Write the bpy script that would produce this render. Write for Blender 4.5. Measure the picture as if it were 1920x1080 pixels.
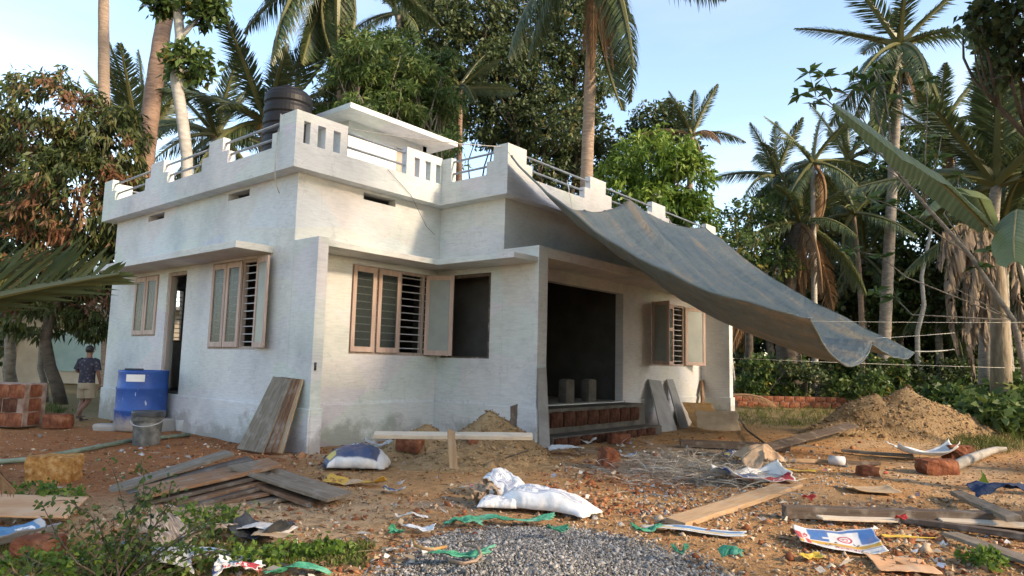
import bpy, bmesh, math, random
import numpy as np
from mathutils import Vector, Matrix, Euler

for o in list(bpy.data.objects): bpy.data.objects.remove(o)
S = bpy.context.scene
COL = S.collection
R = math.radians
random.seed(7)
rng = np.random.default_rng(7)

# ------------------------------------------------------------------ camera
FPX = 1279.16
CAM = np.array([-6.0226, -9.5541, 1.3989])
YAW, PITCH, ROLL = .8762, .1098, -.0244
_c, _s = math.cos(YAW), math.sin(YAW)
_F = np.array([_s, _c, 0.]); _R = np.array([_c, -_s, 0.]); _U = np.array([0, 0, 1.])
F2 = math.cos(PITCH) * _F + math.sin(PITCH) * _U
U2 = -math.sin(PITCH) * _F + math.cos(PITCH) * _U
R3 = math.cos(ROLL) * _R - math.sin(ROLL) * U2
U3 = math.sin(ROLL) * _R + math.cos(ROLL) * U2
cd = bpy.data.cameras.new('camera'); cam = bpy.data.objects.new('camera', cd); COL.objects.link(cam)
m = Matrix.Identity(4)
for i in range(3):
    m[i][0], m[i][1], m[i][2], m[i][3] = R3[i], U3[i], -F2[i], CAM[i]
cam.matrix_world = m
cd.sensor_width = 36; cd.lens = FPX / 1920 * 36; cd.clip_start = .05; cd.clip_end = 2000
S.camera = cam
S.render.resolution_x, S.render.resolution_y = 1024, 576

# ------------------------------------------------------------------ light
SUN_EL = R(26)
SUN_H = np.array([.14, -1.0]); SUN_H /= np.linalg.norm(SUN_H)
SUN = np.array([SUN_H[0] * math.cos(SUN_EL), SUN_H[1] * math.cos(SUN_EL), math.sin(SUN_EL)])   # towards the sun
w = bpy.data.worlds.new('World'); S.world = w; w.use_nodes = True
nt = w.node_tree; nt.nodes.clear()
sky = nt.nodes.new('ShaderNodeTexSky'); sky.sky_type = 'NISHITA'; sky.sun_disc = False
sky.sun_elevation = SUN_EL; sky.sun_rotation = math.atan2(SUN_H[0], SUN_H[1])
sky.air_density = 1.0; sky.dust_density = 1.1; sky.ozone_density = 1.2
bg = nt.nodes.new('ShaderNodeBackground'); bg.inputs['Strength'].default_value = .125
wo = nt.nodes.new('ShaderNodeOutputWorld')
tcw = nt.nodes.new('ShaderNodeTexCoord'); mpw = nt.nodes.new('ShaderNodeMapping'); mpw.inputs['Scale'].default_value = (1, 1, 3.5); nt.links.new(tcw.outputs['Generated'], mpw.inputs[0])
nzw = nt.nodes.new('ShaderNodeTexNoise'); nzw.inputs['Scale'].default_value = 2.2; nzw.inputs['Detail'].default_value = 7; nt.links.new(mpw.outputs[0], nzw.inputs['Vector'])
rpw = nt.nodes.new('ShaderNodeValToRGB'); rpw.color_ramp.elements[0].position = .45; rpw.color_ramp.elements[1].position = .75; rpw.color_ramp.elements[1].color = (.28, .28, .28, 1); nt.links.new(nzw.outputs['Fac'], rpw.inputs[0])
hsv = nt.nodes.new('ShaderNodeHueSaturation'); hsv.inputs['Saturation'].default_value = .25; hsv.inputs['Value'].default_value = 1.12; nt.links.new(sky.outputs[0], hsv.inputs['Color'])
mxw = nt.nodes.new('ShaderNodeMix'); mxw.data_type = 'RGBA'; nt.links.new(rpw.outputs[0], mxw.inputs[0]); nt.links.new(sky.outputs[0], mxw.inputs[6]); nt.links.new(hsv.outputs[0], mxw.inputs[7])   # thin high haze
nt.links.new(mxw.outputs[2], bg.inputs[0]); nt.links.new(bg.outputs[0], wo.inputs[0])
sd = bpy.data.lights.new('sun', 'SUN'); sd.energy = 2.0; sd.angle = R(6); sd.color = (1, .80, .60)
so = bpy.data.objects.new('sun', sd); COL.objects.link(so)
so.rotation_euler = Vector(SUN).to_track_quat('Z', 'Y').to_euler()
S.view_settings.view_transform = 'Standard'; S.view_settings.look = 'None'
S.view_settings.gamma = 1; S.view_settings.exposure = 1.82
S.view_settings.use_curve_mapping = False
S.view_settings.use_white_balance = True; S.view_settings.white_balance_temperature = 7000; S.view_settings.white_balance_tint = 10
S.render.engine = 'CYCLES'
S.cycles.max_bounces = 7; S.cycles.transparent_max_bounces = 12

# ------------------------------------------------------------------ measuring helpers
def ray(u, v): return F2 + R3 * (u - 960) / FPX - U3 * (v - 540) / FPX
def gp(u, v, z=0.):                       # where the sight line through a photo point meets height z
    d = ray(u, v); t = (z - CAM[2]) / d[2]; return CAM + d * t
def onp(u, v, ax, val):
    d = ray(u, v); t = (val - CAM[ax]) / d[ax]; return CAM + d * t
def at(u, v, D): return CAM + ray(u, v) * D   # at depth D
RV = math.atan2(R3[1], R3[0])              # heading across the view, to the right
ORD = 'first second third fourth fifth sixth seventh eighth ninth tenth eleventh twelfth thirteenth fourteenth fifteenth sixteenth seventeenth'.split()
VIEW = math.atan2(F2[1], F2[0])           # heading of the view, for turning flat things

# ------------------------------------------------------------------ noise
_perm = np.random.default_rng(3).random((256, 256))
def vnoise(x, y):
    x = np.asarray(x, float); y = np.asarray(y, float)
    xi = np.floor(x).astype(int); yi = np.floor(y).astype(int); fx = x - xi; fy = y - yi
    fx = fx * fx * (3 - 2 * fx); fy = fy * fy * (3 - 2 * fy)
    g = lambda a, b: _perm[a % 256, b % 256]
    return (g(xi, yi) * (1 - fx) + g(xi + 1, yi) * fx) * (1 - fy) + (g(xi, yi + 1) * (1 - fx) + g(xi + 1, yi + 1) * fx) * fy
def fbm(x, y, o=4):
    r = 0; a = .5
    for k in range(o): r = r + a * (vnoise(x * 2 ** k + 17 * k, y * 2 ** k + 31 * k) - .5) * 2; a *= .5
    return r
def sm(a, b, x): t = np.clip((x - a) / (b - a), 0, 1); return t * t * (3 - 2 * t)

# ------------------------------------------------------------------ materials
MATS = {}
def nodes(name):
    m = bpy.data.materials.new(name); m.use_nodes = True; n = m.node_tree; n.nodes.clear()
    out = n.nodes.new('ShaderNodeOutputMaterial'); b = n.nodes.new('ShaderNodeBsdfPrincipled')
    n.links.new(b.outputs[0], out.inputs[0]); MATS[name] = m
    return m, n, b, out
def N(n, t, **k):
    x = n.nodes.new('ShaderNode' + t)
    for a, v in k.items():
        if a in x.inputs.keys(): x.inputs[a].default_value = v
        else: setattr(x, a, v)
    return x
def ramp(n, src, stops, interp='LINEAR'):
    r = n.nodes.new('ShaderNodeValToRGB'); e = r.color_ramp.elements; r.color_ramp.interpolation = interp
    while len(e) < len(stops): e.new(.5)
    for i, (p, c) in enumerate(stops):
        e[i].position = p; e[i].color = (*c, 1) if len(c) == 3 else c
    n.links.new(src, r.inputs[0]); return r.outputs[0]
def coord(n, kind, scale=(1, 1, 1), rot=(0, 0, 0)):
    if kind == 'pos': src = n.nodes.new('ShaderNodeNewGeometry').outputs['Position']
    else: src = n.nodes.new('ShaderNodeTexCoord').outputs[{'obj': 'Object', 'uv': 'UV', 'gen': 'Generated'}[kind]]
    mp = n.nodes.new('ShaderNodeMapping'); mp.inputs['Scale'].default_value = scale; mp.inputs['Rotation'].default_value = rot
    n.links.new(src, mp.inputs[0]); return mp.outputs[0]
def noise(n, vec, scale, detail=5, rough=.55):
    t = N(n, 'TexNoise', Scale=scale, Detail=detail, Roughness=rough); n.links.new(vec, t.inputs['Vector']); return t.outputs['Fac']
def mixc(n, fac, a, b, blend='MIX'):
    x = n.nodes.new('ShaderNodeMix'); x.data_type = 'RGBA'; x.blend_type = blend
    for i, v in ((0, fac), (6, a), (7, b)):
        if isinstance(v, (int, float)): x.inputs[i].default_value = v
        elif isinstance(v, tuple): x.inputs[i].default_value = (*v, 1)
        else: n.links.new(v, x.inputs[i])
    return x.outputs[2]
def mth(n, op, a, b=None, c=None):
    x = n.nodes.new('ShaderNodeMath'); x.operation = op
    for i, v in enumerate((a, b, c)):
        if v is None: continue
        if isinstance(v, (int, float)): x.inputs[i].default_value = v
        else: n.links.new(v, x.inputs[i])
    return x.outputs[0]
def bump(n, b, h, strength=.3, dist=.02):
    x = N(n, 'Bump', Strength=strength, Distance=dist); n.links.new(h, x.inputs['Height']); n.links.new(x.outputs[0], b.inputs['Normal'])
def pmat(name, stops, scale=6, stretch=(1, 1, 1), rough=.8, kind='obj', bs=.3, bscale=None, bdist=.01, metal=0, spec=.3, detail=6):
    m, n, b, o = nodes(name)
    v = coord(n, kind, stretch); f = noise(n, v, scale, detail)
    n.links.new(ramp(n, f, stops), b.inputs['Base Color'])
    b.inputs['Roughness'].default_value = rough; b.inputs['Metallic'].default_value = metal
    b.inputs['Specular IOR Level'].default_value = spec
    if bs: bump(n, b, noise(n, v, bscale or scale * 3, 4), bs, bdist)
    return m
def cr(*c): return c
def two(a, b, lo=.3, hi=.7): return [(lo, a), (hi, b)]

# limewashed cement render
m, n, b, o = nodes('limewash')
v = coord(n, 'pos'); vs = coord(n, 'pos', (2.2, 2.2, 16))
c0 = ramp(n, noise(n, vs, 2.2, 6, .7), [(.25, (.54, .55, .545)), (.5, (.66, .665, .65)), (.75, (.75, .75, .73))])
c1 = ramp(n, noise(n, v, .9, 5), [(.30, (.74, .76, .765)), (.5, (.93, .93, .92)), (.66, (1, 1, 1))])
col = mixc(n, 1., c0, c1, 'MULTIPLY')
# hairline blotches of bare cement and mud splashed on the foot of the walls
geo = n.nodes.new('ShaderNodeNewGeometry'); sp = n.nodes.new('ShaderNodeSeparateXYZ'); n.links.new(geo.outputs['Position'], sp.inputs[0])
mud = mth(n, 'ADD', mth(n, 'MULTIPLY', sp.outputs[2], -1.1), mth(n, 'MULTIPLY', noise(n, v, 1.5, 8, .72), 2.0))
col = mixc(n, ramp(n, mud, [(.62, (0, 0, 0)), (.92, (.72, .72, .72))]), col, (.30, .285, .25))
drip = noise(n, coord(n, 'pos', (5, 5, .35)), 2.5, 6, .7)
col = mixc(n, ramp(n, drip, [(.58, (0, 0, 0)), (.78, (.40, .40, .40))]), col, (.40, .40, .375))
patch = N(n, 'TexVoronoi', Scale=.8); n.links.new(coord(n, 'pos', (1, 1, 1.6)), patch.inputs['Vector'])
col = mixc(n, .10, col, patch.outputs['Color'], 'SOFT_LIGHT')
spk = noise(n, v, 26, 3)
col = mixc(n, ramp(n, spk, [(.70, (0, 0, 0)), (.78, (.35, .35, .35))]), col, (.33, .33, .31))
crack = N(n, 'TexVoronoi', feature='DISTANCE_TO_EDGE', Scale=.55)
dv = n.nodes.new('ShaderNodeVectorMath'); dv.operation = 'ADD'; n.links.new(v, dv.inputs[0])
nn = N(n, 'TexNoise', Scale=2.2, Detail=5); n.links.new(v, nn.inputs['Vector']); n.links.new(nn.outputs['Color'], dv.inputs[1]); n.links.new(dv.outputs[0], crack.inputs['Vector'])
ck = ramp(n, crack.outputs['Distance'], [(.0, (.55, .55, .55)), (.006, (0, 0, 0))])
col = mixc(n, mth(n, 'MULTIPLY', ck, .55), col, (.30, .30, .29))
n.links.new(col, b.inputs['Base Color']); b.inputs['Roughness'].default_value = .9; b.inputs['Specular IOR Level'].default_value = .15
bump(n, b, mth(n, 'ADD', noise(n, vs, 3, 5), noise(n, v, 40, 3)), .35, .008)

pmat('raw_cement', two((.26, .25, .235), (.38, .37, .35)), 3, kind='pos')
pmat('shaded_cement', two((.075, .068, .06), (.16, .145, .125)), 4, kind='pos')  # steps and blocks under the tarpaulin: its shade and dirt both in the colour
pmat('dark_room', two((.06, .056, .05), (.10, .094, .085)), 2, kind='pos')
pmat('shutter_wood', two((.40, .285, .235), (.56, .42, .35)), 3, (3, 3, .5), .6, bs=.15)
pmat('frame_wood', two((.30, .24, .20), (.45, .36, .31)), 4, (3, 3, .5), .7, bs=.15)
pmat('grey_rail', two((.20, .23, .26), (.30, .33, .36)), 5, rough=.45, bs=.05)
pmat('bar_steel', two((.34, .35, .36), (.52, .53, .54)), 5, rough=.5, bs=.05)
m, n, b, o = nodes('glass')
b.inputs['Base Color'].default_value = (.06, .075, .07, 1); b.inputs['Roughness'].default_value = .28
b.inputs['Alpha'].default_value = .42; b.inputs['Specular IOR Level'].default_value = .6
m, n, b, o = nodes('frosted_glass')
n.links.new(ramp(n, noise(n, coord(n, 'obj'), 3), [(.3, (.22, .25, .235)), (.7, (.30, .325, .30))]), b.inputs['Base Color']); b.inputs['Roughness'].default_value = .35

def plank_mat(name, a, c, d):
    m, n, b, o = nodes(name)
    v = coord(n, 'obj', (1.0, 14, 14)); f = noise(n, v, 2.2, 8, .65)
    c0 = ramp(n, f, [(.25, a), (.55, c), (.8, d)])
    f2 = noise(n, coord(n, 'obj'), 5, 5)
    c1 = mixc(n, ramp(n, f2, [(.52, (0, 0, 0)), (.7, (.6, .6, .6))]), c0, (.36, .33, .28))
    n.links.new(c1, b.inputs['Base Color']); b.inputs['Roughness'].default_value = .85; b.inputs['Specular IOR Level'].default_value = .2
    bump(n, b, f, .4, .006)
plank_mat('plank_grey', (.105, .08, .058), (.225, .185, .14), (.33, .285, .23))
plank_mat('plank_brown', (.09, .05, .03), (.20, .12, .075), (.30, .20, .13))
plank_mat('plank_tan', (.26, .17, .10), (.40, .28, .17), (.50, .38, .26))
plank_mat('plank_pale', (.46, .37, .27), (.62, .53, .41), (.70, .62, .50))
plank_mat('plank_dark', (.055, .042, .032), (.13, .10, .08), (.22, .18, .15))
plank_mat('plank_ochre', (.30, .15, .05), (.42, .24, .09), (.50, .33, .15))

# leaves: tint attribute per leaf picks the hue
def leaf_mat(name, stops, transl=.35, rough=.5, spec=.35):
    m, n, b, o = nodes(name)
    a = n.nodes.new('ShaderNodeAttribute'); a.attribute_name = 'tint'
    c = ramp(n, a.outputs['Fac'], stops)
    n.links.new(c, b.inputs['Base Color']); b.inputs['Roughness'].default_value = rough; b.inputs['Specular IOR Level'].default_value = spec
    t = n.nodes.new('ShaderNodeBsdfTranslucent'); n.links.new(c, t.inputs['Color'])
    x = n.nodes.new('ShaderNodeMixShader'); x.inputs[0].default_value = transl
    n.links.new(b.outputs[0], x.inputs[1]); n.links.new(t.outputs[0], x.inputs[2]); n.links.new(x.outputs[0], o.inputs[0])
    return m
leaf_mat('leaf_dark', [(0, (.030, .048, .020)), (.5, (.060, .090, .034)), (.9, (.11, .14, .055)), (1, (.19, .16, .06))])
leaf_mat('leaf_mid', [(0, (.030, .055, .015)), (.5, (.065, .115, .028)), (.9, (.12, .17, .045)), (1, (.26, .22, .05))])
leaf_mat('leaf_bright', [(0, (.05, .10, .016)), (.5, (.11, .20, .03)), (1, (.21, .29, .05))])
leaf_mat('leaf_mango', [(0, (.030, .050, .016)), (.45, (.075, .10, .028)), (.62, (.13, .13, .042)), (.74, (.17, .10, .05)), (1, (.22, .095, .055))])
leaf_mat('leaf_feather', [(0, (.04, .075, .022)), (.6, (.095, .155, .04)), (1, (.19, .22, .06))])
leaf_mat('frond_green', [(0, (.030, .05, .022)), (.5, (.065, .095, .036)), (.85, (.12, .14, .055)), (1, (.24, .20, .08))], .25, .42, .45)
leaf_mat('frond_dry', [(0, (.14, .085, .045)), (1, (.30, .19, .11))], .2, .8, .1)
leaf_mat('banana_green', [(0, (.10, .145, .065)), (1, (.21, .26, .13))], .35, .4, .5)
leaf_mat('banana_dry', [(0, (.16, .12, .085)), (1, (.34, .27, .20))], .15, .85, .1)
leaf_mat('grass', [(0, (.05, .075, .02)), (.6, (.11, .145, .04)), (1, (.30, .25, .11))], .3, .7, .1)
leaf_mat('straw', [(0, (.16, .14, .11)), (.5, (.32, .30, .26)), (1, (.50, .48, .43))], .1, .8, .1)
pmat('bark_grey', two((.14, .12, .10), (.30, .27, .23)), 5, (1, 1, 2.5), .9, bs=.6, bdist=.03)
pmat('bark_palm', two((.20, .145, .105), (.36, .27, .20)), 2.5, (1.5, 1.5, 9), .9, bs=.8, bscale=5, bdist=.03)
pmat('bark_red', two((.18, .115, .085), (.34, .235, .175)), 2.5, (1.5, 1.5, 8), .9, bs=.8, bscale=5, bdist=.03)
pmat('bark_dark', two((.05, .04, .032), (.13, .105, .08)), 4, (1, 1, 2), .9, bs=.6, bdist=.03)
pmat('bark_pale', two((.26, .25, .22), (.42, .40, .36)), 4, (1, 1, 3), .9, bs=.5, bdist=.02)

# ------------------------------------------------------------------ mesh helpers
class MB:
    def __init__(s): s.v = []; s.f = []; s.t = []
    def add(s, vs, fs, tint=None):
        k = len(s.v); s.v += [tuple(map(float, p)) for p in vs]; s.f += [tuple(i + k for i in f) for f in fs]
        s.t += [tint if tint is not None else .5] * len(vs); return s
    def box(s, a, b):
        (x0, y0, z0), (x1, y1, z1) = a, b
        return s.add([(x0, y0, z0), (x1, y0, z0), (x1, y1, z0), (x0, y1, z0), (x0, y0, z1), (x1, y0, z1), (x1, y1, z1), (x0, y1, z1)],
                     [(0, 3, 2, 1), (4, 5, 6, 7), (0, 1, 5, 4), (1, 2, 6, 5), (2, 3, 7, 6), (3, 0, 4, 7)])
    def tube(s, pts, rad, n=8, cap=True):
        pts = [np.array(p, float) for p in pts]
        if not hasattr(rad, '__len__'): rad = [rad] * len(pts)
        vs = []; up = np.array([.13, .31, .94])
        for i, p in enumerate(pts):
            d = pts[min(i + 1, len(pts) - 1)] - pts[max(i - 1, 0)]; d /= np.linalg.norm(d) + 1e-9
            a = np.cross(d, up); 
            if np.linalg.norm(a) < .2: a = np.cross(d, [1, 0, 0])
            a /= np.linalg.norm(a); b = np.cross(d, a)
            for k in range(n):
                t = 2 * math.pi * k / n; vs.append(p + rad[i] * (a * math.cos(t) + b * math.sin(t)))
        fs = [(i * n + k, i * n + (k + 1) % n, (i + 1) * n + (k + 1) % n, (i + 1) * n + k) for i in range(len(pts) - 1) for k in range(n)]
        if cap: fs += [tuple(range(n - 1, -1, -1)), tuple((len(pts) - 1) * n + k for k in range(n))]
        return s.add(vs, fs)
    def lathe(s, prof, n=24, c=(0, 0, 0)):
        vs = [(c[0] + r * math.cos(2 * math.pi * k / n), c[1] + r * math.sin(2 * math.pi * k / n), c[2] + z) for r, z in prof for k in range(n)]
        fs = [(i * n + k, i * n + (k + 1) % n, (i + 1) * n + (k + 1) % n, (i + 1) * n + k) for i in range(len(prof) - 1) for k in range(n)]
        fs += [tuple(range(n - 1, -1, -1)), tuple((len(prof) - 1) * n + k for k in range(n))]
        return s.add(vs, fs)
    def prism(s, poly, z0, z1):
        k = len(poly)
        return s.add([(x, y, z0) for x, y in poly] + [(x, y, z1) for x, y in poly],
                     [tuple(range(k - 1, -1, -1)), tuple(range(k, 2 * k))] + [(i, (i + 1) % k, (i + 1) % k + k, i + k) for i in range(k)])
    def build(s, name, mat, parent=None, smooth=False, bevel=0, **tags):
        me = bpy.data.meshes.new(name); me.from_pydata(s.v, [], s.f)
        a = me.attributes.new('tint', 'FLOAT', 'POINT'); a.data.foreach_set('value', np.array(s.t, np.float32))
        return link(name, me, mat, parent, smooth, bevel, **tags)
def link(name, me, mat, parent=None, smooth=False, bevel=0, loc=None, rot=None, **tags):
    if mat is not None and not me.materials: me.materials.append(MATS[mat] if isinstance(mat, str) else mat)
    if smooth: me.polygons.foreach_set('use_smooth', [True] * len(me.polygons))
    o = bpy.data.objects.new(name, me); COL.objects.link(o)
    if parent: o.parent = parent
    if loc is not None: o.location = [float(q) for q in loc]
    if rot is not None: o.rotation_euler = rot
    if bevel:
        md = o.modifiers.new('bevel', 'BEVEL'); md.width = bevel; md.segments = 2; md.limit_method = 'ANGLE'
    tag(o, **tags); return o
def tag(o, label=None, cat=None, group=None, kind=None):
    if label: o['label'] = label
    if cat: o['category'] = cat
    if group: o['group'] = group
    if kind: o['kind'] = kind
    return o
def empty(name, loc, label=None, cat=None, group=None, rz=0):
    o = bpy.data.objects.new(name, None); COL.objects.link(o); o.location = [float(q) for q in loc]; o.rotation_euler = (0, 0, rz)
    o.empty_display_size = .2
    return tag(o, label, cat, group)
def npmesh(name, V, Fq, tint=None, uv=None):
    me = bpy.data.meshes.new(name); V = np.asarray(V, np.float32); Fq = np.asarray(Fq, np.int32); k = Fq.shape[1]
    me.vertices.add(len(V)); me.vertices.foreach_set('co', V.ravel())
    me.loops.add(Fq.size); me.loops.foreach_set('vertex_index', Fq.ravel())
    me.polygons.add(len(Fq)); me.polygons.foreach_set('loop_start', np.arange(0, Fq.size, k, dtype=np.int32))
    me.update(calc_edges=True); me.validate()
    if tint is not None:
        a = me.attributes.new('tint', 'FLOAT', 'POINT'); a.data.foreach_set('value', np.asarray(tint, np.float32))
    if uv is not None:
        l = me.uv_layers.new(name='UVMap'); l.data.foreach_set('uv', np.asarray(uv, np.float32)[Fq.ravel()].ravel())
    return me
def grid_faces(nx, ny):
    i = np.arange(nx - 1)[:, None] * ny + np.arange(ny - 1)[None]; i = i.ravel()
    return np.stack([i, i + ny, i + ny + 1, i + 1], 1)
def struct(o, label=None): return tag(o, label, None, None, 'structure')

# ------------------------------------------------------------------ ground
def axis(lo, a, b, hi, step):
    mid = list(np.arange(a, b, step)); out = []; x = a; d = step
    while x > lo: d *= 1.16; x -= d; out.append(x)
    res = out[::-1] + mid; x = mid[-1]; d = step
    while x < hi: d *= 1.16; x += d; res.append(x)
    return np.array(res)
def gh(x, y):                                                  # height of the bare earth
    h = .035 * fbm(x * .7, y * .7, 5) + .014 * fbm(x * 4, y * 4, 3)
    near = np.clip((np.hypot(x - 2, y + 3) - 16) / 25, 0, 1)
    return h * (1 - .0 * near) - .02
gx = axis(-350, -9, 17, 350, .085); gy = axis(-350, -9.8, 9, 350, .085)
GX, GY = np.meshgrid(gx, gy, indexing='ij'); GZ = gh(GX, GY)
me = npmesh('ground', np.stack([GX, GY, GZ], 2).reshape(-1, 3), grid_faces(len(gx), len(gy)))
red = sm(-.15, .35, fbm(GX * .35 + 5, GY * .35, 4) + 1.5 * sm(3.2, .5, np.hypot(GX + 2.2, GY - 1.6) * .55) - .35 + .8 * sm(1.6, .3, np.hypot(GX - 2.2, GY + 5.2)))
pale = sm(.1, .45, fbm(GX * .5 + 9, GY * .5 + 3, 4) + .25 * sm(3, 0, np.hypot(GX + 3.6, GY + 2.8)))
grey = sm(0, .35, fbm(GX * .9 + 2, GY * .9 + 8, 4) - .35 + .8 * sm(2.2, .6, np.hypot((GX - 3.9) * .8, GY + 5.2)) + .7 * sm(1.6, .4, np.hypot((GX - 6.5) * .5, GY + 4.6)))
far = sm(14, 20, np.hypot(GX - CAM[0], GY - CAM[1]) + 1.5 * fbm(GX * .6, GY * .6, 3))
c = np.zeros(GX.shape + (3,)); c[:] = (.60, .35, .165)
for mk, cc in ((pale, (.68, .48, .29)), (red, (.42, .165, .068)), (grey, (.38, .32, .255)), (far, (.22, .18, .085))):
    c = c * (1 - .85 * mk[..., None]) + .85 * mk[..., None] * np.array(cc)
ca = me.color_attributes.new('soil', 'FLOAT_COLOR', 'POINT')
ca.data.foreach_set('color', np.concatenate([c, np.ones(GX.shape + (1,))], 2).astype(np.float32).ravel())
m, n, b, o = nodes('soil')
a = n.nodes.new('ShaderNodeVertexColor'); a.layer_name = 'soil'; v = coord(n, 'pos')
f1 = noise(n, v, 9, 8, .7); f2 = noise(n, v, 55, 5, .7)
col = mixc(n, 1., a.outputs[0], ramp(n, f1, [(.25, (.55, .5, .45)), (.5, (1, 1, 1)), (.75, (1.25, 1.22, 1.2))]), 'MULTIPLY')
col = mixc(n, 1., col, ramp(n, f2, [(.3, (.62, .6, .58)), (.55, (1, 1, 1)), (.75, (1.3, 1.3, 1.3))]), 'MULTIPLY')
n.links.new(col, b.inputs['Base Color']); b.inputs['Roughness'].default_value = .95; b.inputs['Specular IOR Level'].default_value = .1
bump(n, b, mth(n, 'ADD', f1, mth(n, 'MULTIPLY', f2, .6)), 1., .06)
struct(link('ground', me, 'soil', smooth=True))

# ------------------------------------------------------------------ the house
A, B, L, XR = 3.2, 1.66, 7.26, 11.7           # recess width, depth of the projecting block, length, right end
E1, OV = .66, .25                              # depth of fins and sunshades, roof overhang
ZS, ZP, ZF, ZC0, ZC1 = 4.38, .65, 3.27, 3.14, 3.235
T = .2
house = empty('house', (0, 0, 0), 'unfinished single storey limewashed house with open shutters and notched parapet', 'house')
def wall(ax, outer, inward, u0, u1, z0, z1, holes=(), mat='limewash', name='wall'):
    us = sorted({u0, u1, *[h[0] for h in holes], *[h[1] for h in holes]}); zs = sorted({z0, z1, *[h[2] for h in holes], *[h[3] for h in holes]})
    inner = outer + inward * T
    P = lambda d, u, z: (d, u, z) if ax == 'x' else (u, d, z)
    def solid(i, j):
        if not (0 <= i < len(us) - 1 and 0 <= j < len(zs) - 1): return False
        u = (us[i] + us[i + 1]) / 2; z = (zs[j] + zs[j + 1]) / 2
        return not any(h[0] < u < h[1] and h[2] < z < h[3] for h in holes)
    mb = MB()
    for i in range(len(us) - 1):
        for j in range(len(zs) - 1):
            if not solid(i, j): continue
            a, b_, c_, d_ = us[i], us[i + 1], zs[j], zs[j + 1]
            for dd in (outer, inner): mb.add([P(dd, a, c_), P(dd, b_, c_), P(dd, b_, d_), P(dd, a, d_)], [(0, 1, 2, 3)])
            for (ii, jj, p, q) in ((i - 1, j, (a, c_), (a, d_)), (i + 1, j, (b_, c_), (b_, d_)), (i, j - 1, (a, c_), (b_, c_)), (i, j + 1, (a, d_), (b_, d_))):
                if not solid(ii, jj): mb.add([P(outer, *p), P(outer, *q), P(inner, *q), P(inner, *p)], [(0, 1, 2, 3)])
    return mb.build(name, mat, house)
WZ0, WZ1 = 1.49, 3.04
wall('x', 0, 1, 0, L, 0, ZS, [(1.0, 2.6, 1.52, 3.07), (3.62, 4.43, .70, 3.03), (4.83, 5.96, 1.77, 3.03), (1.49, 2.23, 4.2, 4.33), (4.84, 5.6, 4.2, 4.33)])
wall('y', 0, 1, T, A + .18, 0, ZS, [(1.15, A - .12, WZ0, WZ1), (1.31, 2.04, 4.2, 4.33)])
wall('x', A, 1, -B, -.002, 0, ZS, [(-1.37, -.12, 1.47, WZ1)])
wall('y', -B, 1, A + T, XR, 0, ZS, [(A + T + .05, 7.40, .62, 3.02), (8.72, 10.5, 1.42, 2.98)])
wall('x', XR, -1, -B + T, L - T, 0, ZS, [(3, 4.2, 1.5, 3.0)])
wall('y', L, -1, T, XR, 0, ZS, [(1.05, 2.15, 1.7, 3.0), (8, 9.2, 1.5, 3)])
# rooms: floor, partitions
MB().prism([(T, T), (A + .3, T), (A + .3, -B + T), (XR - T, -B + T), (XR - T, L - T), (T, L - T)], .05, ZP - .03).build('floor', 'raw_cement', house)
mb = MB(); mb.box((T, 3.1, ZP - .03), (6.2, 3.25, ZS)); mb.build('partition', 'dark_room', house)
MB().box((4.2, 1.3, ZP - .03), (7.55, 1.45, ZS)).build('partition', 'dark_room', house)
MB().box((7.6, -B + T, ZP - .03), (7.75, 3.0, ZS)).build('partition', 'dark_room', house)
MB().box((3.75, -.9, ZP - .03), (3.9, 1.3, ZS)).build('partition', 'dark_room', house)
# fins
MB().box((0, -E1, 0), (.19, 0, ZF)).build('fin', 'limewash', house, bevel=.008)
MB().box((A, -B - .8, 0), (A + .27, -B, 3.44)).build('fin', 'limewash', house, bevel=.008)
MB().box((XR - .22, -B - .8, 0), (XR, -B, 3.44)).build('fin', 'limewash', house, bevel=.008)
YF = -B - .8
# sunshades
MB().prism([(.19, 0), (.19, -E1), (A - E1, -E1), (A - E1, YF + .02), (A, YF + .02), (A, 0)], ZC0, ZC1).build('sunshade', 'limewash', house, bevel=.006)
MB().box((-E1, .6, 3.11), (0, 6.5, 3.225)).build('sunshade', 'limewash', house, bevel=.006)
MB().box((A + .27, YF + .004, 3.25), (XR - .22, -B, 3.43)).build('sunshade', 'limewash', house, bevel=.006)
# plinth bands, proud of the walls
PJ = .035
MB().box((-PJ, -E1 - PJ, -.1), (0, L + PJ, ZP)).build('plinth', 'limewash', house, bevel=.012)
MB().box((0, -E1 - PJ, -.1), (.19 + .02, -E1, ZP)).build('plinth', 'limewash', house, bevel=.012)
MB().box((.19, -PJ - .01, -.1), (A - PJ, 0, ZP)).build('plinth', 'limewash', house, bevel=.012)
MB().box((A - PJ, YF - PJ, -.1), (A, 0, ZP)).build('plinth', 'limewash', house, bevel=.012)
MB().box((A, YF - PJ, -.1), (A + .29, YF, ZP)).build('plinth', 'limewash', house, bevel=.012)
MB().box((7.45, -B - PJ, -.1), (XR - .22, -B, ZP)).build('plinth', 'limewash', house, bevel=.012)
MB().box((XR - .255, YF - PJ, -.1), (XR + PJ, YF, ZP)).build('plinth', 'limewash', house, bevel=.012)
MB().box((XR - .255, YF, -.1), (XR - .22, -B - PJ, ZP)).build('plinth', 'limewash', house, bevel=.012)
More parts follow.
